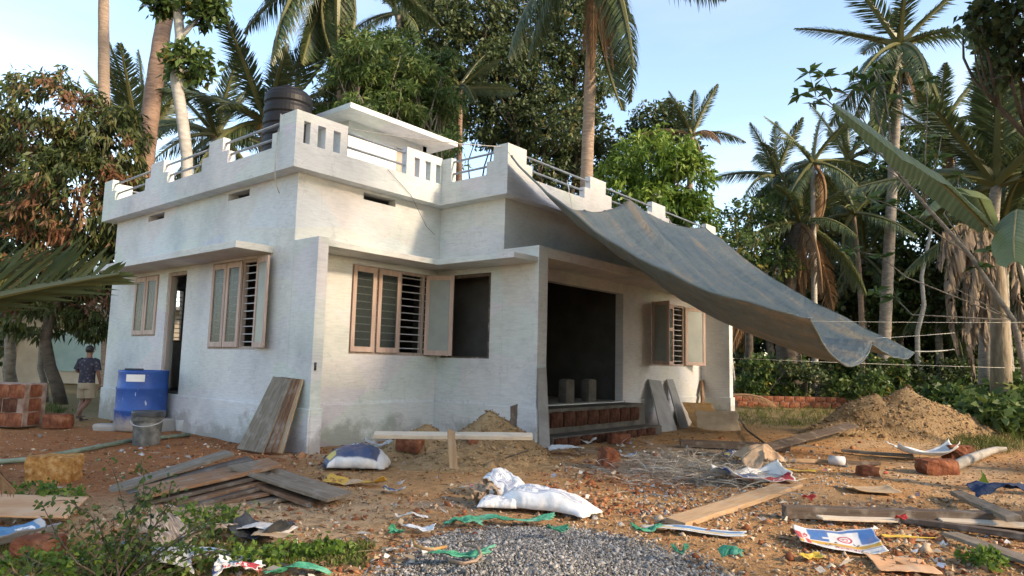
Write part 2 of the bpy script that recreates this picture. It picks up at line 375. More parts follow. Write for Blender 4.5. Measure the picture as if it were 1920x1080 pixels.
# plaster lip left ragged along the ledge of the recess
def rag(p, q, nrm, name='plaster_lip'):
    p = np.array(p); q = np.array(q); mb = MB(); k = 60; vs = []
    for i in range(k + 1):
        t = i / k; c = p + (q - p) * t; h = .02 + .07 * max(0, float(fbm(t * 14 + p[0] * 3, 2.3, 4)) + .25)
        d = .012 + .02 * random.random()
        vs += [c + np.array(nrm) * d, c + np.array(nrm) * d * .3 + np.array([0, 0, h]), c - np.array(nrm) * .001 + np.array([0, 0, h])]
    fs = []
    for i in range(k): fs += [(3 * i, 3 * i + 3, 3 * i + 4, 3 * i + 1), (3 * i + 1, 3 * i + 4, 3 * i + 5, 3 * i + 2)]
    mb.add(vs, fs).build(name, 'limewash', house)
rag((.45, -.004, ZP + .001), (A - .05, -.004, ZP + .001), (0, -1, 0)); rag((A - .004, -.05, ZP + .001), (A - .004, -1.3, ZP + .001), (-1, 0, 0))

# roof slab and parapet
oc = [(-OV, -OV), (A - OV, -OV), (A - OV, -B - OV), (XR + OV, -B - OV), (XR + OV, L + OV), (-OV, L + OV)]
MB().prism(oc, ZS, ZS + .12).build('roof_slab', 'limewash', house)
ZB, ZT, ZM, PT = 4.79, 5.30, 5.03, .13
def par(ax, face, inward, spans, name='parapet'):
    """spans: (u0, u1, z1) blocks standing on the band"""
    mb = MB()
    for u0, u1, z0, z1 in spans:
        a, b_ = sorted((face, face + inward * PT))
        mb.box((a, u0, z0), (b_, u1, z1)) if ax == 'x' else mb.box((u0, a, z0), (u1, b_, z1))
    return mb.build(name, 'limewash', house)
Z0 = ZS + .12
e = .0015
def band(ax, face, inward, u0, u1): par(ax, face, inward, [(u0, u1, Z0, ZB)], 'parapet_band')
band('x', -OV, 1, -OV, L + OV); band('y', -OV, 1, -OV + PT, A - OV + PT); band('x', A - OV, 1, -B - OV, -OV); band('y', -B - OV, 1, A - OV + PT, XR + OV)
band('x', XR + OV, -1, -B - OV + PT, L + OV); band('y', L + OV, -1, -OV + PT, XR + OV - PT)
def post(ax, face, inward, steps):
    """a stepped block: list of (u0,u1,z0,z1) from the band up"""
    return par(ax, face, inward, steps, 'parapet_post')
x1 = -OV
post('x', x1, 1, [(-OV + PT, .23, ZB, ZT), (.23, .43, ZB, ZM)])
for a, b_, c_, d_ in ((1.87, 2.07, 2.58, 2.82), (4.25, 4.45, 5.05, 5.28), (6.85, 7.05, L + OV, None)):
    st = [(b_, c_, ZB, ZT), (a, b_, ZB, ZM)]
    if d_: st.append((c_, d_, ZB, ZM))
    post('x', x1, 1, st)
def slotted(u0, u1, slots, y=-OV):
    sp = []; u = u0; zl, zh = 4.72, 5.15
    mb = MB()
    cols = [u0] + [q for s_ in slots for q in s_] + [u1]
    for i in range(0, len(cols), 2): mb.box((cols[i], y, ZB), (cols[i + 1], y + PT, zh))
    mb.box((u0, y, zh), (u1, y + PT, ZT)); return mb.build('parapet_post', 'limewash', house)
slotted(-OV, .73, [(-.11, .01), (.15, .30), (.45, .59)])
slotted(2.05, A - OV, [(2.24, 2.37), (2.51, 2.65), (2.79, 2.91)])
x3 = A - OV
post('x', x3, 1, [(-.50, -OV - .001, ZB, ZT - .03)])
post('x', x3, 1, [(-1.57, -1.41, ZB, ZM), (-B - OV + PT, -1.57, ZB, ZT)])
y4 = -B - OV
post('y', y4, 1, [(A - OV, 3.48, ZB, ZT), (3.48, 3.66, ZB, ZM)])
for a, b_, c_, d_ in ((5.4, 5.61, 6.21, 6.45), (8.05, 8.28, 8.95, 9.15), (11.1, 11.33, XR + OV, None)):
    st = [(b_, c_, ZB, ZT), (a, b_, ZB, ZM)]
    if d_: st.append((c_, d_, ZB, ZM))
    post('y', y4, 1, st)
for q_ in ((1.6, 2.2), (4.4, 5.0), (L + OV - .5, L + OV - PT)): post('x', XR + OV, -1, [(*q_, ZB, ZT)])
for q_ in ((-OV + PT, .3), (3, 3.6), (6, 6.6), (9, 9.6), (XR - .3, XR + OV - PT)): post('y', L + OV, -1, [(*q_, ZB, ZT)])
def rails(ax, face, segs):
    for u0, u1 in segs:
        for z in (5.2, 4.965):
            P = (lambda u: (face, u, z)) if ax == 'x' else (lambda u: (u, face, z))
            MB().tube([P(u0), P(u1)], .021, 8).build('rail', 'grey_rail', house, smooth=True)
rails('x', -OV + PT / 2, [(.22, 2.08), (2.57, 4.46), (5.04, 7.06)])
rails('y', -OV + PT / 2, [(.72, 2.06)])
rails('x', A - OV + PT / 2, [(-1.58, -.49)])
rails('y', y4 + PT / 2, [(3.47, 5.62), (6.2, 8.29), (8.94, 11.34)])
rails('y', L + OV - PT / 2, [(.3, 3), (3.6, 6), (6.6, 9)])
# stair head room on the roof
ZM0, ZM1 = 6.62, 6.74
q = gp(657.4, 201.5, ZM0); q2 = gp(857.4, 276, ZM0); q3 = gp(598, 222, ZM0)
MX0, MY0, MX1, MY1 = q[0], q[1], q2[0], max(q3[1], q[1] + 2.2)
print('MUMTY', MX0, MY0, MX1, MY1, q2, q3)
MB().box((MX0, MY0, ZM0), (MX1, MY1 + 1.2, ZM1)).build('stair_roof', 'limewash', house, bevel=.01)
wx0, wx1, wy0 = MX0 + .45, MX1 - .55, MY0 + .65
xd = onp(744.4, 257, 1, wy0)[0]
mb = MB(); mb.box((wx0, wy0, ZS + .12), (xd, wy0 + .15, ZM0)); mb.box((xd + .95, wy0, ZS + .12), (wx1, wy0 + .15, ZM0)); mb.box((xd, wy0, ZS + 2.0), (xd + .95, wy0 + .15, ZM0))
mb.box((wx0, wy0 + .15, ZS + .12), (wx0 + .15, MY1, ZM0)); mb.box((wx1 - .15, wy0 + .15, ZS + .12), (wx1, MY1, ZM0)); mb.box((wx0 + .15, MY1 - .15, ZS + .12), (wx1 - .15, MY1, ZM0))
mb.build('stair_wall', 'limewash', house)
MB().box((xd + .03, wy0 + .05, ZS + .12), (xd + .92, wy0 + .09, ZS + 1.97)).build('stair_door', 'frame_wood', house)

# ---- windows: frame (part) > shutters, panes, bars
def shutter(win, hinge, ang, wd, z0, z1, ax, mid=False, glass='glass'):
    """a leaf hinged at plan point 'hinge', swinging along heading ang"""
    d = np.array([math.cos(ang), math.sin(ang)]); nrm = np.array([-d[1], d[0]]); h = np.array(hinge)
    def bx(mb, u0, u1, a, b_, t0=-.018, t1=.018):
        P = lambda u, t, z: (*(h + d * u + nrm * t), z)
        vs = [P(u0, t0, a), P(u1, t0, a), P(u1, t1, a), P(u0, t1, a), P(u0, t0, b_), P(u1, t0, b_), P(u1, t1, b_), P(u0, t1, b_)]
        mb.add(vs, [(0, 3, 2, 1), (4, 5, 6, 7), (0, 1, 5, 4), (1, 2, 6, 5), (2, 3, 7, 6), (3, 0, 4, 7)])
    mb = MB(); s_ = .075
    bx(mb, 0, s_, z0, z1); bx(mb, wd - s_, wd, z0, z1); bx(mb, s_, wd - s_, z0, z0 + .09); bx(mb, s_, wd - s_, z1 - .09, z1)
    if mid: bx(mb, s_, wd - s_, (z0 + z1) / 2 + .1, (z0 + z1) / 2 + .18)
    mb.build('shutter', 'shutter_wood', win, bevel=.004)
    mb = MB(); bx(mb, s_ - .004, wd - s_ + .004, z0 + .085, z1 - .085, -.004, .004); mb.build('pane', glass, win)
def window(ax, face, inward, u0, u1, z0, z1, mull, nbars=11):
    P = lambda dd, u, z: ((face + inward * dd, u, z) if ax == 'x' else (u, face + inward * dd, z))
    def bx(mb, u_0, u_1, a, b_, d0, d1):
        p, q_ = P(d0, u_0, a), P(d1, u_1, b_)
        mb.box(tuple(map(min, p, q_)), tuple(map(max, p, q_)))
    mb = MB(); fw = .055; d0, d1 = .02, .10
    bx(mb, u0, u0 + fw, z0, z1, d0, d1); bx(mb, u1 - fw, u1, z0, z1, d0, d1)
    bx(mb, u0 + fw, u1 - fw, z0, z0 + fw, d0, d1); bx(mb, u0 + fw, u1 - fw, z1 - fw, z1, d0, d1)
    for mu in mull: bx(mb, mu - .03, mu + .03, z0 + fw, z1 - fw, d0, d1)
    w_ = mb.build('window', 'frame_wood', house, bevel=.004)
    for i in range(nbars):
        z = z0 + fw + (z1 - z0 - 2 * fw) * (i + .6) / nbars
        mb = MB(); bx(mb, u0 + fw - .01, u1 - fw + .01, z - .008, z + .008, .052, .068); mb.build('bar', 'bar_steel', w_)
    return w_
# left wall, triple window
w_ = window('x', 0, 1, 1.0, 2.6, 1.52, 3.07, [1.54, 2.07])
shutter(w_, (-.005, 2.575), R(-90), .50, 1.56, 3.04, 'x'); shutter(w_, (-.005, 2.05), R(-90), .50, 1.56, 3.04, 'x')
shutter(w_, (-.03, 1.01), R(-90 - 11), .52, 1.55, 3.05, 'x', glass='frosted_glass')
# left wall, small window
w_ = window('x', 0, 1, 4.83, 5.96, 1.77, 3.03, [5.395], 0)
shutter(w_, (-.005, 5.935), R(-90), .525, 1.80, 3.0, 'x'); shutter(w_, (-.005, 5.38), R(-90), .525, 1.80, 3.0, 'x')
# recess, corner window
w_ = window('y', 0, 1, 1.15, A - .12, WZ0, WZ1, [1.70, 2.27, 2.84])
shutter(w_, (1.175, -.005), 0, .50, WZ0 + .04, WZ1 - .03, 'y'); shutter(w_, (1.73, -.005), 0, .51, WZ0 + .04, WZ1 - .03, 'y')
shutter(w_, (2.86, -.03), R(-62), .55, WZ0 + .02, WZ1 - .02, 'y', glass='frosted_glass')
mb = MB(); mb.box((A + .02, -1.37, 1.47), (A + .1, -1.31, WZ1)); mb.box((A + .02, -.19, 1.47), (A + .1, -.13, WZ1)); mb.box((A + .02, -1.31, WZ1 - .06), (A + .1, -.19, WZ1)); mb.box((A + .02, -1.31, 1.47), (A + .1, -.19, 1.50))
mb.build('window', 'plank_dark', house)
# veranda wall, window with open leaves
w_ = window('y', -B, 1, 8.72, 10.5, 1.42, 2.98, [9.31, 9.90])
shutter(w_, (8.74, -B - .02), R(180 + 72), .55, 1.45, 2.95, 'y', glass='frosted_glass')
shutter(w_, (9.34, -B - .005), 0, .53, 1.45, 2.95, 'y', mid=True)
shutter(w_, (10.5, -B - .02), R(-30), .62, 1.45, 2.95, 'y', glass='frosted_glass')
# back windows seen through the rooms
window('y', L, -1, 1.05, 2.15, 1.7, 3.0, [1.6]); window('x', XR, -1, 3, 4.2, 1.5, 3.0, [3.6]); window('y', L, -1, 8, 9.2, 1.5, 3, [8.6])
# door in the left wall, standing ajar
mb = MB(); mb.box((.03, 4.35, .70), (.13, 4.43, 3.03)); mb.box((.03, 3.62, .70), (.13, 3.68, 3.03)); mb.box((.03, 3.68, 2.96), (.13, 4.35, 3.03)); mb.box((.0, 3.62, .66), (.2, 4.43, .70))
dr = mb.build('door', 'frame_wood', house, bevel=.004)
mb = MB(); mb.add([(.09, 4.34, .72), (.13, 4.34, .72), (.40, 4.95, .72), (.36, 4.97, .72), (.09, 4.34, 2.94), (.13, 4.34, 2.94), (.40, 4.95, 2.94), (.36, 4.97, 2.94)],
                  [(0, 1, 2, 3), (4, 7, 6, 5), (0, 4, 5, 1), (1, 5, 6, 2), (2, 6, 7, 3), (3, 7, 4, 0)]).build('door_leaf', 'frosted_glass', dr)
MB().box((-.45, 3.5, -.05), (-PJ, 4.5, .22)).build('door_step', 'raw_cement', house, bevel=.02)
# slot vents behind the slits
# veranda steps: cement treads over laterite risers
MB().box((A + .29, -B - .55, -.05), (7.42, -B - .004, .60)).build('step', 'shaded_cement', house, bevel=.02)
MB().box((A + .29, -B - .95, -.05), (7.42, -B - .55, .16)).build('step', 'shaded_cement', house, bevel=.02)
pmat('laterite', [(.25, (.075, .032, .02)), (.5, (.20, .075, .042)), (.66, (.29, .13, .075)), (.8, (.36, .25, .17))], 7, rough=.95, bs=1., bscale=16, bdist=.03, spec=.1)
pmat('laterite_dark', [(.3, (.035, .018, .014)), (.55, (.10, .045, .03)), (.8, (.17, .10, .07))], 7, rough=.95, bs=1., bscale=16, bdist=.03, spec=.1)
pmat('laterite_yellow', [(.25, (.15, .065, .022)), (.42, (.34, .16, .05)), (.58, (.46, .25, .09)), (.75, (.56, .38, .19))], 16, rough=.95, bs=1., bscale=18, bdist=.03, spec=.1)
pmat('mortar', [(.3, (.16, .085, .06)), (.5, (.27, .20, .16)), (.7, (.36, .31, .27))], 5, rough=.95, bs=.6)
def rock_mesh(name, sx, sy, sz, seed, rough=.12, sub=3):
    bm = bmesh.new(); bmesh.ops.create_cube(bm, size=1)
    bmesh.ops.subdivide_edges(bm, edges=bm.edges[:], cuts=sub, use_grid_fill=True)
    r_ = random.Random(seed); ox, oy = r_.random() * 50, r_.random() * 50
    for v_ in bm.verts:
        p = v_.co.copy(); l = max(abs(p.x), abs(p.y), abs(p.z)) * 2
        rd = p.normalized() * .62; p = p * .78 + rd * .22
        k = 1 + rough * float(fbm(p.x * 3 + p.z * 2 + ox, p.y * 3 - p.z * 1.3 + oy, 3))
        v_.co = Vector((p.x * sx * k, p.y * sy * k, p.z * sz * k))
    me = bpy.data.meshes.new(name); bm.to_mesh(me); bm.free(); return me
bricks = [rock_mesh('brick', .40, .20, .22, s_, .10, 2) for s_ in range(5)]
def brick_obj(parent, loc, rz=0, mat='laterite', scale=(1, 1, 1), name='brick', k=None, **tg):
    me = bricks[random.randrange(5) if k is None else k]
    if mat != 'laterite':
        key = me.name + mat
        if key in bpy.data.meshes: me = bpy.data.meshes[key]
        else: me = me.copy(); me.name = key; me.materials.clear()
    o = link(name, me, mat, parent, loc=loc, rot=(0, 0, rz), **tg); o.scale = scale; return o
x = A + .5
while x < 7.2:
    brick_obj(house, (x, -B - .56, .40), 0, 'laterite_dark', scale=(.92, .35, 1.25)); x += .40  # darker copy of laterite holds dirt and the tarpaulin's shade on the risers
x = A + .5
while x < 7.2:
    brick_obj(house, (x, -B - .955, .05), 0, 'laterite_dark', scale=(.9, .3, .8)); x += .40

# ------------------------------------------------------------------ things on the house: tank, tarpaulin
m, n, b, o = nodes('black_plastic'); b.inputs['Base Color'].default_value = (.010, .010, .011, 1); b.inputs['Roughness'].default_value = .5; b.inputs['Specular IOR Level'].default_value = .25
bump(n, b, noise(n, coord(n, 'obj'), 30), .1, .01)
tk = at(541, 200, 14.6); ZR = ZS + .12
tank = empty('water_tank', (tk[0], tk[1], ZR), 'black ribbed plastic water tank standing on the roof terrace', 'water tank')
rt = .50
MB().box((-.6, -.6, 0), (.6, .6, .75)).build('stand', 'raw_cement', tank)
prof = [(rt * .96, .752)]; z = .75
top = at(541, 172, 14.6)[2] - ZR
k = 7
for i in range(k):
    z0 = .75 + (top - .12 - .75) * i / k; dz = (top - .12 - .75) / k
    prof += [(rt * .95, z0 + .02), (rt, z0 + dz * .25), (rt, z0 + dz * .7), (rt * .95, z0 + dz - .012)]
prof += [(rt * .93, top - .10), (rt * .80, top - .03), (rt * .45, top)]
MB().lathe(prof, 40).build('tank_body', 'black_plastic', tank, smooth=False)
MB().lathe([(.24, top - .001), (.25, top + .05), (.2, top + .08), (.05, top + .085)], 24).build('lid', 'black_plastic', tank, smooth=True)

m, n, b, o = nodes('tarp')
v = coord(n, 'uv', (4, 2.2, 3), (0, 0, .5)); f = noise(n, v, 1.3, 8, .68)
c0 = ramp(n, f, [(.34, (.075, .10, .095)), (.46, (.13, .155, .145)), (.54, (.16, .17, .145)), (.60, (.27, .21, .135)), (.72, (.38, .28, .165))])
f3 = noise(n, coord(n, 'uv', (14, 2, 1)), 2, 5)
c0 = mixc(n, ramp(n, f3, [(.5, (0, 0, 0)), (.75, (.4, .4, .4))]), c0, (.22, .235, .22))
su = n.nodes.new('ShaderNodeSeparateXYZ'); n.links.new(n.nodes.new('ShaderNodeTexCoord').outputs['UV'], su.inputs[0])
def crl(s_, k_): return mth(n, 'SMOOTH_MIN', mth(n, 'MULTIPLY', mth(n, 'ABSOLUTE', mth(n, 'SUBTRACT', mth(n, 'FRACT', mth(n, 'MULTIPLY', s_, k_)), .5)), 14.), 1., .3)
fold = mth(n, 'ADD', crl(su.outputs[0], 4.), crl(su.outputs[1], 5.))
c0 = mixc(n, mth(n, 'MULTIPLY', mth(n, 'SUBTRACT', 2., fold), .10), c0, (.34, .34, .31))
n.links.new(c0, b.inputs['Base Color']); b.inputs['Roughness'].default_value = .55
bump(n, b, mth(n, 'ADD', noise(n, coord(n, 'uv', (60, 60, 1)), 3, 4), mth(n, 'MULTIPLY', noise(n, coord(n, 'uv', (5, 16, 1), (0, 0, .3)), 2, 6), 4)), .5, .05)
b.inputs['Normal'].links[0].from_node.inputs['Height'].links[0].from_node.inputs[1].links[0].from_node.inputs[1].default_value = 5.
TA, TB, TD, TC = np.array([2.90, -1.97, 5.06]), np.array([11.0, -1.97, 5.16]), np.array([2.36, -7.12, 2.02]), np.array([10.0, -6.96, 1.84])
TM = at(1637, 640, 11.2)
def bez(a, mid, c, t): return (1 - t) ** 2 * a + 2 * t * (1 - t) * mid + t ** 2 * c
nu, nv = 90, 80
VV = np.zeros((nu, nv, 3)); UVv = np.zeros((nu, nv, 2))
left_mid = at(1165, 470, 9.7); right_mid = at(1480, 543, 15.6)
left_ctl = 2 * left_mid - .5 * (TA + TD); right_ctl = 2 * right_mid - .5 * (TB + TC)
def lerp3(pts, ts, t):
    for i in range(len(ts) - 1):
        if t <= ts[i + 1]: k = (t - ts[i]) / (ts[i + 1] - ts[i]); return pts[i] * (1 - k) + pts[i + 1] * k, k, i
    return pts[-1], 1., len(ts) - 2
tie = [TA, onp(1175, 377, 1, -1.97), TB]; tts = [0, .53, 1]
for i in range(nu):
    s_ = i / (nu - 1)
    # top edge sags between its ties on the rail, bottom edge hangs in scallops
    p0, k0, i0 = lerp3(tie, tts, s_); p0 = p0 + np.array([0, -.05, -(.62, .22)[i0] * 4 * k0 * (1 - k0)])
    p1, k1, i1 = lerp3([TD, TM, TC], [0, .6, 1], s_); p1 = p1 + np.array([0, 0, -(.50, .20)[i1] * 4 * k1 * (1 - k1)])
    for j in range(nv):
        t = j / (nv - 1)
        l_ = bez(TA, left_ctl, TD, t); r_ = bez(TB, right_ctl, TC, t)
        base = (1 - s_) * l_ + s_ * r_
        c_top = p0 - ((1 - s_) * TA + s_ * TB); c_bot = p1 - ((1 - s_) * TD + s_ * TC)
        w0 = (1 - t) ** 2; w1 = t ** 3
        p = base + c_top * w0 + c_bot * w1
        p[2] -= .55 * math.sin(math.pi * s_) ** .8 * math.sin(math.pi * min(1, t * 1.02)) ** .9 * (.5 + .5 * t) 
        p[2] += .05 * float(fbm(s_ * 5, t * 9, 4)) + .02 * float(fbm(s_ * 26, t * 5, 3)) 
        p[2] += .022 * (abs(math.sin(s_ * 25 + t * 3)) + abs(math.sin(t * 16 - s_ * 7))) - .02 + .10 * (abs(s_ - .5 + .3 * (t - .5)) - .2) * math.sin(math.pi * t)
        p[1] += .04 * float(fbm(s_ * 9 + 4, t * 6, 3))
        VV[i, j] = p; UVv[i, j] = (s_ * 2, t)
me = npmesh('tarpaulin', VV.reshape(-1, 3), grid_faces(nu, nv), uv=UVv.reshape(-1, 2))
tarp = link('tarpaulin', me, 'tarp', smooth=True, label='large weathered grey green tarpaulin slung from the parapet over the veranda', cat='tarpaulin')
md = tarp.modifiers.new('thick', 'SOLIDIFY'); md.thickness = .006
def edge_of(i=None, j=None): return [VV[i, k] if i is not None else VV[k, j] for k in range(0, nv if i is not None else nu, 4)]
pmat('rope', two((.42, .40, .34), (.62, .58, .50)), 20, rough=.9)
MB().tube(edge_of(i=0), .018, 6).build('hem', 'tarp', tarp, smooth=True)
MB().tube(edge_of(j=nv - 1), .014, 6).build('hem', 'tarp', tarp, smooth=True)
MB().tube(edge_of(i=nu - 1), .014, 6).build('hem', 'tarp', tarp, smooth=True)
def rope(name, pts, r, label, cat='rope', mat='rope'):
    return MB().tube(pts, r, 6).build(name, mat, None, smooth=True, label=label, cat=cat)
def sagline(a, c_, sag, k=14): return [(1 - t) * np.array(a) + t * np.array(c_) + np.array([0, 0, -sag * 4 * t * (1 - t)]) for t in np.linspace(0, 1, k)]
for k_ in range(0, nu, 9):                                   # eyelets along the hems
    for p_ in (VV[k_, nv - 1], VV[k_, 0]): MB().lathe([(.022, -.006), (.03, 0), (.022, .006)], 10, p_ + np.array([0, 0, .012])).build('eyelet', 'bar_steel', tarp)
for p_, q_ in ((VV[0, 0], (2.98, -1.85, 5.2)), (VV[int(nu * .53), 0], VV[int(nu * .53), 0] + np.array([0, .13, .05])), (VV[nu - 1, 0], VV[nu - 1, 0] + np.array([0, .13, .04])), (VV[nu // 4, 0], VV[nu // 4, 0] + np.array([0, .13, .6])), (VV[int(nu * .77), 0], VV[int(nu * .77), 0] + np.array([0, .13, .22]))): MB().tube([p_, q_], .008, 5).build('tie_cord', 'rope', tarp)
rope('tie_rope', sagline(TC, at(1790, 655, 17.2), .02), .013, 'thin rope pulling the far low corner of the tarpaulin to a trunk')
rope('clothes_line', sagline(at(1520, 602, 8.02), at(1960, 604, 9.5), .01), .003, 'thin pale line running right from the near corner of the tarpaulin', 'line')
rope('clothes_line', sagline(at(1378, 672, 16), at(1985, 692, 17.5), .02), .006, 'yellowish line stretched low in front of the thicket beside the house', 'line')
rope('clothes_line', sagline(at(1640, 634, 13.5), at(1790, 624, 16), .01), .006, 'short pale line rising from the tarpaulin rim towards the dry banana leaves', 'line')
rope('roof_wire', sagline((.70, -.19, 5.28), onp(958, 276, 1, -1.85), .05), .008, 'pale wire strung above the roof rails in front of the stair head room', 'wire')
rope('hanging_cable', [at(527, 214, 11.45), at(521, 250, 11.0), at(517, 300, 10.85), at(515, 330, 10.9), at(519, 350, 11.0), at(524, 362, 11.1)], .009, 'thin cream cable dangling down the near corner of the parapet', 'cable')
rope('slack_wire', [onp(727, 318, 1, -.27), onp(770, 365, 1, -.27), onp(800, 425, 1, -.05), onp(815, 440, 1, -.02)], .004, 'fine dark wire hanging down the sunlit recess below the parapet', 'wire', 'plank_dark')

# ------------------------------------------------------------------ vegetation
def quads_mesh(name, P, tint):
    """P (n,4,3) leaf quads"""
    n_ = len(P); return npmesh(name, P.reshape(-1, 3), np.arange(n_ * 4).reshape(n_, 4), np.repeat(tint, 4))
def unit(v_): return v_ / (np.linalg.norm(v_, axis=-1, keepdims=True) + 1e-9)
def leaves(C_, D_, ln, wd, tint, g, fold=.25):
    """leaf blades from points C_ along unit directions D_"""
    n_ = len(C_); r_ = g.normal(size=(n_, 3)); S_ = unit(np.cross(D_, r_)); Nn = np.cross(S_, D_)
    ln = ln * g.uniform(.65, 1.25, (n_, 1)); wd = wd * g.uniform(.7, 1.25, (n_, 1))
    a = C_; tip = C_ + D_ * ln; tip[:, 2] -= .12 * ln[:, 0]
    mid = C_ + D_ * ln * .45
    return np.stack([a, mid + S_ * wd + Nn * wd * fold, tip, mid - S_ * wd + Nn * wd * fold], 1)
def crown(name, blobs, g, leaf=(.16, .035), per=10, mat='leaf_mid', droop=.3, spread=.9, parent=None, tintf=None, filt=None, shell=.55, part='crown', **tg):
    """blobs: (centre, radii, clumps) clumps of leaves spread through lumpy volumes"""
    Cs = []; Ds = []; Ts = []
    for c_, rad, k in blobs:
        c_ = np.array(c_, float); rad = np.array(rad, float) * np.ones(3)
        d = unit(g.normal(size=(k, 3))); rr = g.uniform(0, 1, (k, 1)) ** (1 / 3.) * (1 - shell) + shell * g.uniform(.75, 1.0, (k, 1))
        lump = 1 + .28 * fbm(d[:, 0] * 2.2 + c_[0], d[:, 2] * 2.2 + d[:, 1] * 1.4 + c_[1], 3)[:, None]
        p = c_ + d * rad * rr * lump
        if filt is not None: kk = filt(p); p, d = p[kk], d[kk]
        k = len(p)
        ct = np.clip(.5 + .25 * g.normal(size=k), 0, 1) if tintf is None else tintf(p, d, g)
        base = np.repeat(p, per, 0); dd = np.repeat(d, per, 0)
        dirs = unit(dd * .5 + g.normal(size=base.shape) * spread + np.array([0, 0, -droop]))
        Cs.append(base + g.normal(size=base.shape) * leaf[0] * .35); Ds.append(dirs)
        Ts.append(np.clip(np.repeat(ct, per) + g.normal(size=len(base)) * .10, 0, 1))
    Cs = np.concatenate(Cs); Ds = np.concatenate(Ds); Ts = np.concatenate(Ts)
    me = quads_mesh(name, leaves(Cs, Ds, leaf[0], leaf[1], Ts, g), Ts)
    return link(part, me, mat, parent, **tg)
def wander(a, c_, g, k=7, amp=.12):
    a = np.array(a, float); c_ = np.array(c_, float); ln = np.linalg.norm(c_ - a); out = []
    o1 = g.normal(size=3) * amp * ln * .35
    for i in range(k):
        t = i / (k - 1); out.append(a + (c_ - a) * t + o1 * math.sin(math.pi * t) + (g.normal(size=3) * amp * .04 * ln if 0 < i < k - 1 else 0))
    return out
def broad_tree(label, base, blobs, seed, mat='leaf_mid', leaf=(.16, .035), per=10, trunk_r=.16, bark='bark_grey', trunk_top=None, name='tree', group=None, cat='tree', **kw):
    g = np.random.default_rng(seed); base = np.array(base, float)
    t = empty(name, base, label, cat, group)
    cen = np.mean([b_[0] for b_ in blobs], 0); tt = np.array(trunk_top) if trunk_top is not None else np.array([cen[0], cen[1], base[2] + (cen[2] - base[2]) * .75])
    mb = MB(); pts = wander(base - np.array([0, 0, .15]), tt, g, 8, .25)
    mb.tube([p - base for p in pts], list(np.linspace(trunk_r, trunk_r * .5, 8)), 9)
    for c_, rad, k in blobs:
        s_ = pts[g.integers(4, 8)]; c_ = np.array(c_, float)
        bp = wander(s_, c_, g, 6, .25); mb.tube([p - base for p in bp], list(np.linspace(trunk_r * .45, trunk_r * .10, 6)), 6)
        for q_ in range(3):
            e_ = c_ + g.normal(size=3) * np.array(rad) * .5; mb.tube([p - base for p in wander(bp[3], e_, g, 5, .3)], list(np.linspace(trunk_r * .2, trunk_r * .05, 5)), 5)
    mb.build('trunk', bark, t, smooth=True)
    crown('crown', [(np.array(c_) - base, r_, k) for c_, r_, k in blobs], g, leaf, per, mat, parent=t, **kw)
    return t
# palm fronds: a few meshes shared by every palm
def frond_mesh(name, ln, droop, seed, nl=80, leafl=.62, hang=.55, w_=.022, ragged=0., curl=0.):
    g = np.random.default_rng(seed); V = []; Fc = []; Tn = []
    def rp(t): return np.array([ln * t * (1 - .16 * droop * t), curl * t * t, -droop * ln * .55 * t * t])
    pts = [rp(t) for t in np.linspace(0, 1, 12)]
    mb = MB(); mb.tube(pts, list(np.linspace(.035, .006, 12)), 5, False); V += mb.v; Fc += mb.f; Tn += [.9] * len(mb.v)
    for side in (-1, 1):
        for i in range(nl):
            if g.random() < ragged: continue
            t = .13 + .87 * (i + g.random() * .5) / nl; p = rp(t); tg = rp(min(1, t + .02)) - rp(t - .02); tg /= np.linalg.norm(tg)
            ll = leafl * (math.sin(math.pi * min(1, (t * .82 + .16))) ** .6) * g.uniform(.85, 1.12) * (.5 + .5 * min(1, (1 - t) * 4 + .25))
            sd_ = np.array([0, side, 0.]); d = unit(sd_ * g.uniform(.8, 1.05) + tg * .75 + np.array([0, 0, .28 - hang * .3]) + g.normal(size=3) * .07)
            hg = hang * g.uniform(.7, 1.3)
            m1 = p + d * ll * .5 + np.array([0, 0, -hg * ll * .14]); e_ = p + d * ll * .92 + np.array([0, 0, -hg * ll * .62])
            wv = unit(np.cross(d, [0, 0, 1.]) + np.array([0, 0, .35])) * w_
            k = len(V); V += [p - wv * .6, p + wv * .6, m1 + wv, m1 - wv, e_]; Fc += [(k, k + 1, k + 2, k + 3), (k + 3, k + 2, k + 4)]
            tn = float(np.clip(.45 + .18 * g.normal() + .2 * (t > .9), 0, 1)); Tn += [tn] * 5
    me = bpy.data.meshes.new(name); me.from_pydata([tuple(p) for p in V], [], Fc)
    a = me.attributes.new('tint', 'FLOAT', 'POINT'); a.data.foreach_set('value', np.array(Tn, np.float32)); return me
FR = {}
for nm, mt in (('green', 'frond_green'), ('dry', 'frond_dry')):
    FR[nm] = [frond_mesh('frond', 1., d_, 20 + i, leafl=l_, hang=h_, w_=.0062, ragged=rg, curl=c_) for i, (d_, l_, h_, rg, c_) in
              enumerate(((.25, .20, .5, 0, .03), (.55, .21, .8, .03, -.05), (.9, .20, 1.1, .05, .06), (1.3, .18, 1.5, .1, -.04)))]
    for q_ in FR[nm]: q_.materials.append(MATS[mt])
